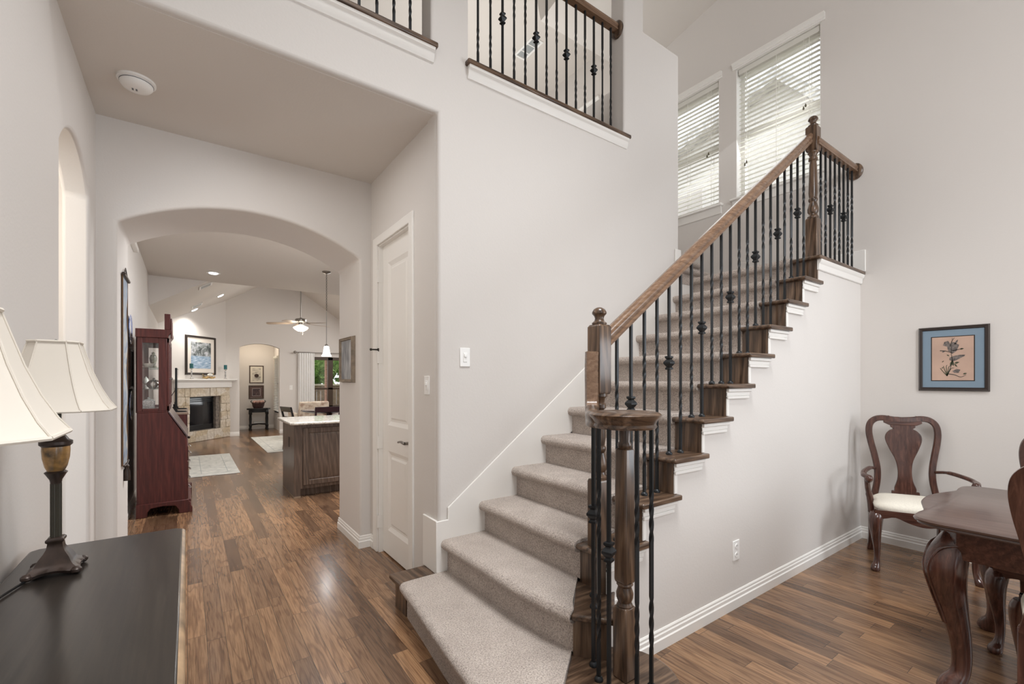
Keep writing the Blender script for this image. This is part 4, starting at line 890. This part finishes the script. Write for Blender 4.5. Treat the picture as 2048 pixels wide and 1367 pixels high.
tag(MB().box(sx - .13, sx + .13, sy0 - .06, sy0 + .06, .187, .235).make('book', plain('pale_cover', (190, 192, 190), .6), bevel=.004), 'pale book lying on the stretcher of the niche table', 'book')
bk = thing('basket', 'dark woven basket of rosy fruit on the niche side table', 'basket', (sx - .01, sy0, .60))
rs = [[(r * 1.25 * math.cos(2 * PI * k / 24), r * .9 * math.sin(2 * PI * k / 24), z + (.018 * math.cos(4 * PI * k / 24) if z > .1 else 0)) for k in range(24)] for r, z in ((.09, 0), (.11, .05), (.125, .12), (.135, .15), (.125, .15), (.10, .05), (.02, .03))]
MB().rings(rs).make('bowl', plain('dark_wicker', (66, 44, 40), .7, noise=.35, nscale=60, bump=.6), bk, smooth=50)
MB().tube([(-.16, 0, .15), (-.18, 0, .19), (-.15, 0, .21)], .012, 8).tube([(.16, 0, .15), (.18, 0, .19), (.15, 0, .21)], .012, 8).make('handle', plain('dark_wicker_handle', (56, 40, 36), .7), bk)
FR = plain('rosy_skin', (196, 158, 146), .5, noise=.25, nscale=18)
for i, (dx, dy) in enumerate(((-.10, -.015), (-.012, -.045), (.075, -.03), (.115, .035), (.022, .045), (-.066, .07))):
    tag(MB().ball((sx - .01 + dx, sy0 + dy, .772), .042, 12).make('fruit', FR), 'one of the pale rosy fruits heaped in the dark niche basket', 'fruit', 'fruit in the niche basket')
blind(13.76, 14.44, .52, 2.04, 2.0, 'tall white slatted blind at the side window of the niche', [])
struct(MB().box(2.02, 2.03, 13.74, 14.46, .47, .5).box(2.10, 2.13, 13.75, 13.79, .5, 2.05).box(2.10, 2.13, 14.41, 14.45, .5, 2.05).box(2.1, 2.13, 13.75, 14.45, 1.26, 1.30).make('window_5', WHITE))

# ------------------------------------------------------------------ patio window, curtain, rod
pw = struct(MB().box(2.70, 2.74, 13.06, 13.14, .62, 2.0).box(3.14, 3.27, 13.06, 13.14, .62, 2.0).box(4.86, 4.9, 13.06, 13.14, .62, 2.0).box(2.70, 4.9, 13.06, 13.14, 1.92, 2.0).box(2.70, 4.9, 13.06, 13.14, 1.115, 1.165).box(2.70, 4.9, 13.06, 13.14, .62, .68).box(3.9, 4.0, 13.06, 13.14, .62, 2.0).make('window_6', plain('bronze_frame', (70, 54, 40), .5), bevel=.004))
MB().box(2.72, 4.88, 13.095, 13.10, .64, 1.98).make('pane', GLASS, pw, smooth=0)
rod = thing('curtain_rod', 'brushed metal curtain rod with ball finial over the patio window', 'curtain rod', (2.32, 12.95, 2.11))
MB().tube([(0, 0, 0), (2.6, 0, 0)], .012, 10).make('pole', NICKEL, rod)
MB().ball((-.03, 0, 0), .036, 14).make('finial', NICKEL, rod)
MB().tube([(.06, 0, -.01), (.06, .078, -.02)], .01, 8).make('bracket', NICKEL, rod)
rows = []
for i in range(97):
    s_ = i / 96; rows.append([(2.37 + .40 * s_ + .0 * z, 12.95 + (.012 + .010 * (2.1 - z) / 2) * math.sin(s_ * 7 * 2 * PI + .5 * z) , z) for z in (2.094, 2.07, 1.6, 1.0, .4, .03)])
m = MB().rings(rows, cap=False, closed=False); o = m.make('curtain', CURT, None, smooth=60, fix=False)
sm = o.modifiers.new('thick', 'SOLIDIFY'); sm.thickness = .003
tag(o, 'sheer white curtain panel hanging at the left of the patio window', 'curtain')

# ------------------------------------------------------------------ kitchen island
isl = thing('kitchen_island', 'grey oak kitchen island with pale granite top beyond the arch', 'kitchen island', (1.9, 5.9, 0), world=True)
IX0, IY0, IY1, IX1 = 1.005, 5.74, 6.5, 3.6
MB().box(IX0, IX0 + .07, IY0, IY1, 0, .855).box(IX0 + .0702, IX1, IY0 + .0202, IY1, .10, .855).box(IX0 + .0702, IX1, IY0 + .09, IY1, 0, .0998).make('cabinet', ISL, isl, bevel=.003)
MB().box(IX0 + .0702, IX1, IY0, IY0 + .02, .10, .855).make('face_frame', ISL, isl)
for x0, x1 in ((1.10, 1.98), (2.0, 2.9)):
    dm = MB().box(x0, x0 + .06, IY0 - .02, IY0, .14, .81).box(x1 - .06, x1, IY0 - .02, IY0, .14, .81).box(x0 + .06, x1 - .06, IY0 - .02, IY0, .75, .81).box(x0 + .06, x1 - .06, IY0 - .02, IY0, .14, .20).make('panel_door', ISL, isl, bevel=.005)
    MB().rings([[(x0 + .06, IY0 - .006, .20), (x1 - .06, IY0 - .006, .20), (x1 - .06, IY0 - .006, .75), (x0 + .06, IY0 - .006, .75)], [(x0 + .10, IY0 - .016, .24), (x1 - .10, IY0 - .016, .24), (x1 - .10, IY0 - .016, .71), (x0 + .10, IY0 - .016, .71)]]).make('raised_panel', ISL, dm, smooth=15)
MB().prism([(.945, 5.66), (.985, 5.62), (IX1 + .05, 5.62), (IX1 + .05, 6.56), (.945, 6.56)], 'z', .856, .888).make('countertop', GRANITE, isl, bevel=.012, seg=3)
MB().box(IX0 - .004, IX0 + .0, IY0 + .30, IY0 + .37, .56, .68).make('outlet', plain('bronze_plate', (58, 50, 46), .4), isl, bevel=.001)
MB().sweep([(IX0 - .002, IY1, 0), (IX0 - .002, IY0 - .002, 0), (IX0 + .07, IY0 - .002, 0)], [(0, 0), (-.012, 0), (-.010, .012), (0, .018)]).make('shoe_moulding', plain('tan_moulding', (150, 130, 108), .5), isl)

# ------------------------------------------------------------------ rugs
RUG = rug_mat()
for x0, x1, y0, y1, lb in ((.02, .635, 7.78, 9.92, 'pale faded rug beside the secretary desk'), (1.225, 2.4, 9.62, 12.38, 'pale faded rug behind the kitchen island')):
    t = thing('rug', lb, 'rug', ((x0 + x1) / 2, (y0 + y1) / 2, 0), 0, 'pale faded floor rugs')
    a_, b_ = (x1 - x0) / 2, (y1 - y0) / 2
    MB().box(-a_, a_, -b_, b_, .001, .012).make('pile', RUG, t, bevel=.004)
    MB().box(-a_ + .14, a_ - .14, -b_ + .16, -b_ + .17, .012, .0128).box(-a_ + .14, a_ - .14, b_ - .17, b_ - .16, .012, .0128).box(-a_ + .14, -a_ + .148, -b_ + .16, b_ - .16, .012, .0128).box(a_ - .148, a_ - .14, -b_ + .16, b_ - .16, .012, .0128).make('border_line', plain('grey_border', (168, 172, 168), .9), t, smooth=0)

# ------------------------------------------------------------------ pendant, fan, downlights, vents
pd = thing('pendant_light', 'bell shaped white glass pendant on a chain over the island', 'pendant light', (1.697, 7.148, 3.0))
MB().lathe([(.062, 0), (.064, -.008), (.05, -.022), (.02, -.03), (.008, -.034)], seg=24).make('canopy', NICKEL, pd)
m = MB()
for i in range(26):
    z = -.04 - i * .0215; a_ = (i % 2) * PI / 2
    m.tube([(.008 * math.cos(q) * math.cos(a_), .008 * math.cos(q) * math.sin(a_), z + .013 * math.sin(q)) for q in [2 * PI * k / 10 for k in range(11)]], .0024, 5)
m.make('chain', DKMET, pd)
MB().tube([(0, 0, -.60), (0, 0, -1.11)], .0055, 8).make('stem', NICKEL, pd)
MB().lathe([(.008, -1.085), (.02, -1.10), (.03, -1.115), (.033, -1.125)], seg=18).make('cap', NICKEL, pd)
MB().lathe([(.032, -1.12), (.038, -1.14), (.044, -1.19), (.054, -1.235), (.072, -1.268), (.070, -1.268), (.05, -1.235), (.040, -1.19), (.03, -1.125)], seg=28).make('glass_shade', emit_mat('lit_opal', (.93, .96, 1), 2.6), pd)
point('pendant_bulb_light', (1.697, 7.148, 1.70), 5, (.95, .97, 1))
fan = thing('ceiling_fan', 'brushed nickel ceiling fan with lit bowl under the vaulted ceiling', 'ceiling fan', (RX, 10.45, RZ))
HZ = 2.60 - RZ
MB().tube([(0, 0, 0), (0, 0, HZ + .08)], .012, 10).lathe([(.07, -.08), (.06, -.11), (.014, -.13)], seg=18).make('downrod', NICKEL, fan)
MB().lathe([(.015, HZ + .10), (.04, HZ + .085), (.10, HZ + .075), (.115, HZ + .06), (.115, HZ + .02), (.09, HZ), (.05, HZ - .01), (.05, HZ - .05)], seg=28).make('motor_housing', NICKEL, fan)
for k in range(5):
    a_ = 2 * PI * k / 5 + .28; ca, sa = math.cos(a_), math.sin(a_)
    def br(r, w, z): return (r * ca - w * sa, r * sa + w * ca, z)
    MB().rings([[br(r, w, HZ - .02 - .04 * (r - .1) + w * .2 + dz) for w, dz in ((-wd, 0), (wd, 0), (wd, .006), (-wd, .006))] for r, wd in ((.16, .045), (.3, .06), (.55, .068), (.64, .06), (.66, .03))]).make('blade', plain('light_blade', (176, 160, 146), .4), fan, smooth=0)
    MB().rings([[br(r, w, HZ - .015 + dz) for w, dz in ((-.015, 0), (.015, 0), (.015, .008), (-.015, .008))] for r in (.09, .2)]).make('blade_arm', NICKEL, fan, smooth=0)
MB().lathe([(.03, HZ - .05), (.14, HZ - .10), (.15, HZ - .115), (.12, HZ - .15), (.06, HZ - .185), (0, HZ - .195)], seg=28).make('light_bowl', emit_mat('lit_bowl', (1, .86, .66), 5), fan)
MB().tube([(.04, 0, HZ - .18), (.04, 0, HZ - .25)], .003, 6).ball((.04, 0, HZ - .255), .008, 8).make('pull_chain', NICKEL, fan)
point('fan_bulb_light', (RX, 10.45, 2.36), 18, (1, .86, .68), .1)
LED = emit_mat('lit_lens', (.96, .98, 1), 9)
def downlight(loc, slope, label):
    t = thing('recessed_light', label, 'recessed light', loc, 0, 'recessed ceiling lights'); t.rotation_euler = (0, -math.atan(slope), 0)
    MB().lathe([(.065, -.001), (.09, -.001), (.092, -.006), (.066, -.010)], seg=28).make('trim_ring', PLASTIC, t)
    MB().lathe([(.067, -.004), (.056, -.017), (.03, -.024), (0, -.026)], seg=28).make('lens', LED, t)
downlight((.32, 8.21, 3.0), 0, 'lit recessed light in the flat ceiling before the vault')
spot('can_light', (.32, 8.21, 2.96), 22)
for x, y, lb in ((.57, 11.5, 'lit recessed light halfway along the sloped vault ceiling'), (.12, 12.0, 'lit recessed light on the slope above the lake print')):
    downlight((x, y, vl(x) - .001), .62, lb)
spot('can_light', (.62, 11.5, vl(.57) - .05), 40); spot('can_light', (.16, 11.95, vl(.12) - .05), 55)
def vent(loc, rot, w, l, label, slope=0, bars=2):
    t = thing('air_vent', label, 'air vent', loc, rot, 'ceiling air vents'); t.rotation_euler = (0, -math.atan(slope), rot)
    MB().box(-w / 2, -w / 2 + .03, -l / 2, l / 2, -.012, -.001).box(w / 2 - .03, w / 2, -l / 2, l / 2, -.012, -.001).box(-w / 2 + .03, w / 2 - .03, -l / 2, -l / 2 + .03, -.012, -.001).box(-w / 2 + .03, w / 2 - .03, l / 2 - .03, l / 2, -.012, -.001).make('frame', PLASTIC, t, bevel=.003)
    m = MB(); n = int((l - .06) / .016)
    for i in range(n):
        y = -l / 2 + .034 + i * .016; m.add([(-w / 2 + .03, y, -.003), (w / 2 - .03, y, -.003), (w / 2 - .03, y + .010, -.011), (-w / 2 + .03, y + .010, -.011)], [(0, 1, 2, 3)])
    m.make('louvres', plain('vent_grey', (176, 180, 180), .5), t, smooth=0)
    MB().box(-w / 2 + .03, w / 2 - .03, -l / 6 - .008, -l / 6 + .008, -.0125, -.002).box(-w / 2 + .03, w / 2 - .03, l / 6 - .008, l / 6 + .008, -.0125, -.002).make('divider', PLASTIC, t, smooth=0)
vent((3.91, 5.055, 6.05), 0, .19, .44, 'white ceiling vent seen through the balcony balusters')
vent((.25, 9.35, vl(.25) - .001), 0, .22, .30, 'white vent in the sloped ceiling nearer the flat ceiling', .62)
vent((.16, 12.1 - .6, vl(.16) - .001), 0, .22, .34, 'white vent low on the sloped ceiling above the television', .62)

# ------------------------------------------------------------------ dining table and chairs
def cab_leg(x, y, dx, dy, prof, seg=14, pads=True):
    """cabriole leg: prof rows (z, outward offset, radius)"""
    l = math.hypot(dx, dy); dx, dy = dx / l, dy / l; P = bez(prof, 6)
    m = MB(); rs = []
    for z, o_, r in P:
        rr = []
        for k in range(seg):
            a_ = 2 * PI * k / seg; ca, sa = math.cos(a_), math.sin(a_)
            q = 1 + .12 * math.cos(2 * a_) ** 2 * 0 + (.10 if ca > .9 else 0)      # ridge on the outward side
            ex, ey = r * q * ca, r * sa
            rr.append((x + dx * (o_ + ex) - dy * ey, y + dy * (o_ + ex) + dx * ey, z))
        rs.append(rr)
    return m.rings(rs)
CHL = [(.42, -.004, .034), (.385, .008, .042), (.33, .016, .039), (.25, .008, .030), (.17, -.006, .022), (.10, -.010, .018), (.055, .0, .020), (.03, .016, .027), (.012, .02, .028), (0, .018, .024)]
def dining_chair(name, label, cat, loc, rz, arms, grp=None):
    t = thing(name, label, cat, loc, rz, grp)
    fw, bw, fy, by = (.285, .215, .225, -.215) if arms else (.255, .195, .225, -.215)
    hs = 1 + (bw / .195 - 1) * .4
    legs = []
    for s_ in (-1, 1):
        cab_leg(s_ * fw * .94, fy - .02, s_ * .6, 1, CHL).make('leg', MAHZ, t, smooth=60)
        MB().rings([[(s_ * (bw - .005) + a_ * r, by - off + b_ * r, z) for a_, b_ in ((-1, -1), (1, -1), (1, 1), (-1, 1))] for z, off, r in ((.46, 0, .022), (.3, 0, .022), (.15, .02, .02), (.04, .055, .019), (0, .065, .021))]).make('leg', MAHZ, t, bevel=.005)
    # seat rail with scalloped front
    m = MB(); n = 24
    for i in range(n):
        xa, xb = -fw + 2 * fw * i / n, -fw + 2 * fw * (i + 1) / n
        f = lambda x: .378 - .030 * math.exp(-(x / .10) ** 2) + .022 * math.exp(-((abs(x) - .17) / .05) ** 2)
        m.add([(xa, fy - .012, f(xa)), (xb, fy - .012, f(xb)), (xb, fy + .014, f(xb)), (xa, fy + .014, f(xa)), (xa, fy - .012, .44), (xb, fy - .012, .44), (xb, fy + .014, .44), (xa, fy + .014, .44)], [(0, 1, 2, 3), (4, 7, 6, 5), (0, 4, 5, 1), (3, 2, 6, 7)])
    for s_ in (-1, 1): m.add([(s_ * fw, fy + .014, .37), (s_ * (fw - .022), fy, .37), (s_ * (bw - .022), by, .37), (s_ * bw, by, .37), (s_ * fw, fy + .014, .44), (s_ * (fw - .022), fy, .44), (s_ * (bw - .022), by, .44), (s_ * bw, by, .44)], [(3, 2, 1, 0), (4, 5, 6, 7), (0, 1, 5, 4), (1, 2, 6, 5), (2, 3, 7, 6), (3, 0, 4, 7)])
    m.box(-bw, bw, by - .012, by + .01, .37, .44).make('seat_rail', MAHX, t, smooth=30)
    # cushion
    rs = []
    for k_, z in ((1.0, .435), (1.02, .452), (1.0, .470), (.90, .486), (.65, .497), (.3, .502), (.02, .503)):
        r = []
        for k in range(40):
            a_ = 2 * PI * k / 40; ca, sa = math.cos(a_), math.sin(a_)
            q = (abs(ca) ** 5 + abs(sa) ** 5) ** (-.2); yy = sa * q; hw = (bw + .0) + (fw - bw) * (yy + 1) / 2
            r.append((ca * q * (hw - .004) * k_, (fy + by) / 2 + yy * (fy - by) / 2 * .98 * k_ + (.012 * (1 - ca * ca) if sa > 0 else 0) * k_, z))
        rs.append(r)
    MB().rings(rs).make('cushion', CREAM, t, smooth=60)
    def lean(m, extra=0):
        m.v = [(x, y + by - .005 + extra - .13 * (z - .44) - .10 * max(0, z - .75) * (z - .75) + .018 * math.cos(x * 6) - .018, z) for x, y, z in m.v]; return m
    half = [(.188, .44), (.172, .52), (.162, .60), (.163, .68), (.178, .78), (.197, .88), (.205, .96), (.195, 1.02), (.162, 1.056), (.115, 1.066), (.06, 1.058), (0, 1.054)]
    hp = bez(half, 5); full = [(x * hs, 0, z) for x, z in hp] + [(-x * hs, 0, z) for x, z in hp[::-1][1:]]
    lean(MB().sweep(full, [(-.020, -.014), (.020, -.014), (.022, -.004), (.017, .0), (.021, .006), (.016, .014), (-.016, .014), (-.021, .006), (-.017, 0), (-.022, -.004)], up=(0, 1, 0))).make('back_frame', MAHZ, t, smooth=40)
    lean(MB().prism([(-.12, 1.03), (-.085, 1.012), (.085, 1.012), (.12, 1.03), (.115, 1.075), (.085, 1.088), (.075, 1.078), (0, 1.070), (-.075, 1.078), (-.085, 1.088), (-.115, 1.075)], 'y', -.013, .013)).make('crest', MAHX, t, bevel=.004)
    hw = bez([(.085, .455), (.085, .50), (.068, .505), (.066, .53), (.048, .59), (.043, .66), (.055, .74), (.088, .82), (.112, .89), (.110, .935), (.085, .97), (.062, .985), (.078, 1.0), (.074, 1.03)], 4)
    lean(MB().prism([(x, z) for x, z in hw] + [(-x, z) for x, z in hw[::-1]], 'y', -.009, .009)).make('splat', MAHZ, t, bevel=.004)
    lean(MB().prism([(-.19, .44), (.19, .44), (.185, .462), (.12, .465), (.09, .478), (-.09, .478), (-.12, .465), (-.185, .462)], 'y', -.014, .014)).make('shoe_rail', MAHX, t, bevel=.003)
    if arms:
        for s_ in (-1, 1):
            arm = MB().tube(bez([(s_ * 0.190, by - .03, .665), (s_ * 0.237, by + .06, .68), (s_ * 0.297, by + .19, .668), (s_ * 0.312, by + .27, .655), (s_ * 0.297, by + .325, .650)], 6), [.015] * 6 + [.019] * 12 + [.022] * 7, 12, .75).make('arm', MAHX, t, smooth=60)
            MB().ball((s_ * 0.294, by + .33, .638), .026, 14, sz=1.15).make('scroll', MAHX, arm)
            MB().tube(bez([(s_ * 0.300, by + .30, .64), (s_ * 0.290, by + .27, .56), (s_ * 0.272, by + .25, .48), (s_ * 0.264, by + .25, .40), (s_ * 0.264, by + .25, .375)], 5), [.018] * 8 + [.022] * 13, 10).make('arm_support', MAHZ, t, smooth=60)
    return t
arm_ch = dining_chair('dining_armchair', 'mahogany dining armchair with cream seat standing in the corner under the bird print', 'chair', (4.355, .978, 0), math.radians(117), True)
dining_chair('dining_chair', 'mahogany dining chair at the near side of the dining table, back cut by the frame', 'chair', (2.73, .06, 0), -PI / 2, False, 'side chairs at the dining table')
dining_chair('dining_chair', 'mahogany dining chair on the far side of the dining table, against the wall side', 'chair', (3.53, .185, 0), PI / 2, False, 'side chairs at the dining table')
dt = thing('dining_table', 'dark mahogany dining table with serpentine end and cabriole legs', 'dining table', (3.15, -.3, 0), world=True)
end = bez([(2.600, .42), (2.604, .54), (2.65, .605), (2.74, .615), (2.83, .610), (2.92, .632), (3.04, .662), (3.155, .672), (3.27, .662), (3.39, .632), (3.48, .610), (3.57, .615), (3.66, .605), (3.706, .54), (3.71, .42)], 5)
end = [(x + .028 * (1 - (x - 2.6) / 1.11), y) for x, y in end]
outl = end + [(3.71, -1.5), (2.628, -1.5)]
cx0 = (2.628 + 3.71) / 2
def scaled(f): return [(cx0 + (x - cx0) * (1 - f / .55), y - (f if y > 0 else -f)) for x, y in outl]
MB().rings([[(x, y, z) for x, y in scaled(f)] for f, z in ((.030, .722), (.016, .724), (.010, .730), (.012, .736), (.002, .742), (-.001, .750), (.004, .757), (.012, .760))]).make('table_top', MAHY, dt, smooth=30)
ap = [(2.69, -1.42), (2.69, .47), (2.75, .53), (3.56, .53), (3.62, .47), (3.62, -1.42)]
ain = [(2.715, -1.40), (2.715, .46), (2.76, .505), (3.55, .505), (3.595, .46), (3.595, -1.40)]
MB().rings([[(x, y, z) for x, y in ap] + [(x, y, z) for x, y in ain[::-1]] for z in (.60, .722)]).make('apron', MAHX, dt, bevel=.003)
TL = [(.715, -.012, .048), (.67, .012, .058), (.61, .042, .070), (.54, .054, .073), (.46, .044, .063), (.36, .020, .050), (.26, -.002, .041), (.16, -.014, .034), (.09, -.008, .034), (.05, .018, .044), (.018, .03, .047), (0, .028, .038)]
for x, y, dx, dy in ((2.765, .475, -1, .9), (3.565, .475, 1, .9), (2.76, -1.34, -1, -.9), (3.55, -1.34, 1, -.9)):
    lg = cab_leg(x, y, dx, dy, TL, 18).make('leg', MAHZ, dt, smooth=60)
    l = math.hypot(dx, dy); ux, uy = dx / l, dy / l
    e = MB()
    for sg in (-1, 1):
        e.tube(bez([(x + ux * .045 - uy * sg * .055, y + uy * .045 + ux * sg * .055, .655), (x + ux * .098 - uy * sg * .03, y + uy * .098 + ux * sg * .03, .632), (x + ux * .13 - uy * sg * .014, y + uy * .13 + ux * sg * .014, .55), (x + ux * .112 - uy * sg * .010, y + uy * .112 + ux * sg * .010, .46), (x + ux * .055 - uy * sg * .005, y + uy * .055 + ux * sg * .005, .30)], 5), .0055, 6)
    e.make('carved_edge', MAHZ, lg)

# ------------------------------------------------------------------ breakfast area behind the island
def plain_chair(label, loc, rz, mat, h=.89, grp=None, name='kitchen_chair', w=.21):
    t = thing(name, label, 'chair', loc, rz, grp)
    for s_ in (-1, 1):
        MB().box(s_ * w - .018, s_ * w + .018, .18, .216, 0, .44).make('leg', mat, t, bevel=.004)
        MB().rings([[(s_ * w + a_ * .018, -.20 - off + b_ * .016, z) for a_, b_ in ((-1, -1), (1, -1), (1, 1), (-1, 1))] for z, off in ((0, .05), (.44, 0), (h, .10))]).make('leg', mat, t, bevel=.004)
    MB().box(-w - .02, w + .02, -.22, .23, .43, .47).make('seat', mat, t, bevel=.01)
    for z0, z1 in ((h - .10, h), (h - .24, h - .19), (h - .34, h - .29)):
        off = lambda z: (z - .44) / (h - .44) * .10
        MB().prism([(-.215 - off(z0), z0), (-.195 - off(z0), z0), (-.195 - off(z1), z1), (-.215 - off(z1), z1)], 'x', -w, w).make('back_rail', mat, t, bevel=.003)
    return t
PUR = plain('dark_plum_lacquer', (58, 40, 48), .12, coat=.6); BLKL = plain('black_lacquer', (24, 22, 24), .15, coat=.5)
kg = 'chairs around the breakfast table'
plain_chair('glossy dark chair with silver sheen, its back rail rising over the granite counter', (2.10, 9.02, 0), 0, PUR, .885, kg)
plain_chair('glossy dark chair back cut off by the right side of the arch', (2.62, 8.75, 0), .15, PUR, .80, kg)
plain_chair('black chair tilted sideways at the left end of the breakfast table', (1.82, 9.66, .0125), -PI / 2 + .25, BLKL, .85, kg)
bt = thing('breakfast_table', 'round dark plum breakfast table behind the granite counter', 'table', (2.44, 10.05, .0125))
MB().lathe([(0, .68), (.40, .68), (.52, .705), (.55, .725), (.54, .745), (0, .75)], seg=40).make('top', PUR, bt)
MB().lathe([(.30, 0), (.28, .04), (.08, .10), (.06, .3), (.09, .5), (.06, .62), (.2, .68)], seg=24).make('pedestal', PUR, bt)
PAT = picture_mat('diamond_fabric', [(.35, (176, 150, 132)), (.5, (212, 196, 178)), (.65, (228, 216, 200))], 11, 2, .0)
ac = thing('armchair', 'beige patterned upholstered armchair in front of the patio window', 'armchair', (2.42, 11.6, .0125), .05)
MB().box(-.34, .34, -.05, .55, .16, .44).make('seat', PAT, ac, bevel=.04, seg=3)
MB().prism([(-.20, .2), (-.06, .2), (-.02, .44), (-.14, .86), (-.24, .86), (-.26, .5)], 'x', -.33, .33).make('backrest', PAT, ac, bevel=.035, seg=3)
for s_ in (-1, 1): MB().box(s_ * .34, s_ * .42, -.15, .5, .16, .60).make('arm', PAT, ac, bevel=.03, seg=3)
for sx_ in (-.3, .3):
    for sy_ in (-.1, .48): MB().sq([(.018, 0), (.025, .17)], (sx_, sy_, 0)).make('leg', BLACK, ac)
# chair upstairs whose crest peeps over the balcony
uc = plain_chair('brown wooden chair crest just showing above the balcony ledge', (2.34, 3.36, 3.27), PI + .1, OAKX, .64, name='loft_chair', w=.16)
MB().prism([(-.17, .60), (.17, .60), (.17, .66), (.11, .72), (.06, .67), (-.06, .67), (-.11, .72), (-.17, .66)], 'y', -.32, -.29).make('crest', OAKX, uc, bevel=.005)

# ------------------------------------------------------------------ outside
struct(MB().box(-6, 14, 13.3, 30, -.25, -.15).box(6, 30, -6, 30, -.3, -.2).make('ground_outside', plain('lawn', (120, 130, 84), .95, noise=.2, nscale=3), smooth=0))
nh = thing('neighbor_house', 'pale neighbouring house with gabled roof seen through the stair blinds', 'house', (12, 4, -.2), world=True)
MB().prism([(1.9, -.2), (12, -.2), (12, 5.0), (4.0, 7.0), (1.9, 4.6)], 'x', 9.2, 14).make('wall', brick_mat('pale_brick', (232, 228, 220), (222, 216, 208), (236, 233, 228)), nh, smooth=0)
MB().prism([(1.55, 4.2), (4.0, 7.0), (12.2, 4.95), (12.2, 5.15), (4.0, 7.25), (1.5, 4.4)], 'x', 8.9, 14.3).make('roof', plain('grey_shingle', (206, 203, 199), .9, noise=.15, nscale=9), nh, smooth=0)
for y0 in (1.8, 4.6, 7.0):
    f = MB().box(9.15, 9.2, y0, y0 + 1.0, 3.0, 4.8).make('window', WHITE, nh); MB().box(9.13, 9.16, y0 + .08, y0 + .92, 3.08, 4.72).make('pane', plain('grey_pane', (110, 118, 122), .15), f, smooth=0)
fe = thing('wooden_fence', 'weathered board fence behind the patio window', 'fence', (4, 19, -.15), world=True)
m = MB()
for i in range(70): m.box(-2 + i * .15, -2 + i * .15 + .14, 19, 19.03, -.15, 1.16)
m.make('boards', plain('weathered_boards', (110, 90, 72), .85, noise=.2, nscale=6), fe, smooth=0)
MB().box(-2, 8.5, 18.96, 19.06, 1.16, 1.22).box(-2, 8.5, 19.03, 19.08, .3, .4).make('rail', plain('fence_rail', (176, 162, 144), .85), fe, smooth=0)
bc = thing('brick_column', 'red brick patio column outside the patio window', 'brick column', (3.42, 14.9, -.15), world=True)
MB().box(3.47, 3.62, 14.7, 14.86, -.15, 2.6).make('shaft', brick_mat('red_brick', (176, 128, 104), (150, 104, 84), (200, 184, 166), 7), bc, smooth=0)
MB().box(3.44, 3.65, 14.67, 14.89, -.15, .0).make('plinth', plain('cast_stone', (190, 180, 166), .9), bc, smooth=0)
MB().box(2.0, 8, 14.7, 14.96, 2.35, 2.62).make('beam', plain('patio_beam', (96, 76, 58), .7), bc, smooth=0)
LEAF = foliage_mat()
random.seed(11)
for x, y, r, lb in ((4.35, 21.0, 1.75, 'leafy green tree left of the brick column outside'), (7.9, 22.4, 1.75, 'leafy green tree right of the brick column outside')):
    t = thing('garden_tree', lb, 'tree', (x, y, -.15))
    MB().tube([(0, 0, 0), (.05, 0, 1.2), (0, .05, 2.4)], [.14, .11, .08], 10).make('trunk', plain('bark', (84, 68, 54), .9), t)
    m = MB()
    for i in range(900):
        a_, b_, q = random.uniform(0, 2 * PI), math.acos(random.uniform(-1, 1)), r * random.uniform(.55, 1)
        c = Vector((q * math.sin(b_) * math.cos(a_), q * math.sin(b_) * math.sin(a_), 2.6 + q * .95 * math.cos(b_)))
        d1 = Vector((random.uniform(-1, 1), random.uniform(-1, 1), random.uniform(-.4, .4))).normalized() * .17; d2 = d1.cross(Vector((random.uniform(-1, 1), random.uniform(-1, 1), random.uniform(-1, 1)))).normalized() * .11
        m.add([c - d1, c + d2, c + d1, c - d2], [(0, 1, 2, 3)])
    m.make('crown', LEAF, t, smooth=0, fix=False)
    if r: MB().ball((0, 0, 2.6), r * .75, 14).make('inner_crown', LEAF, t)
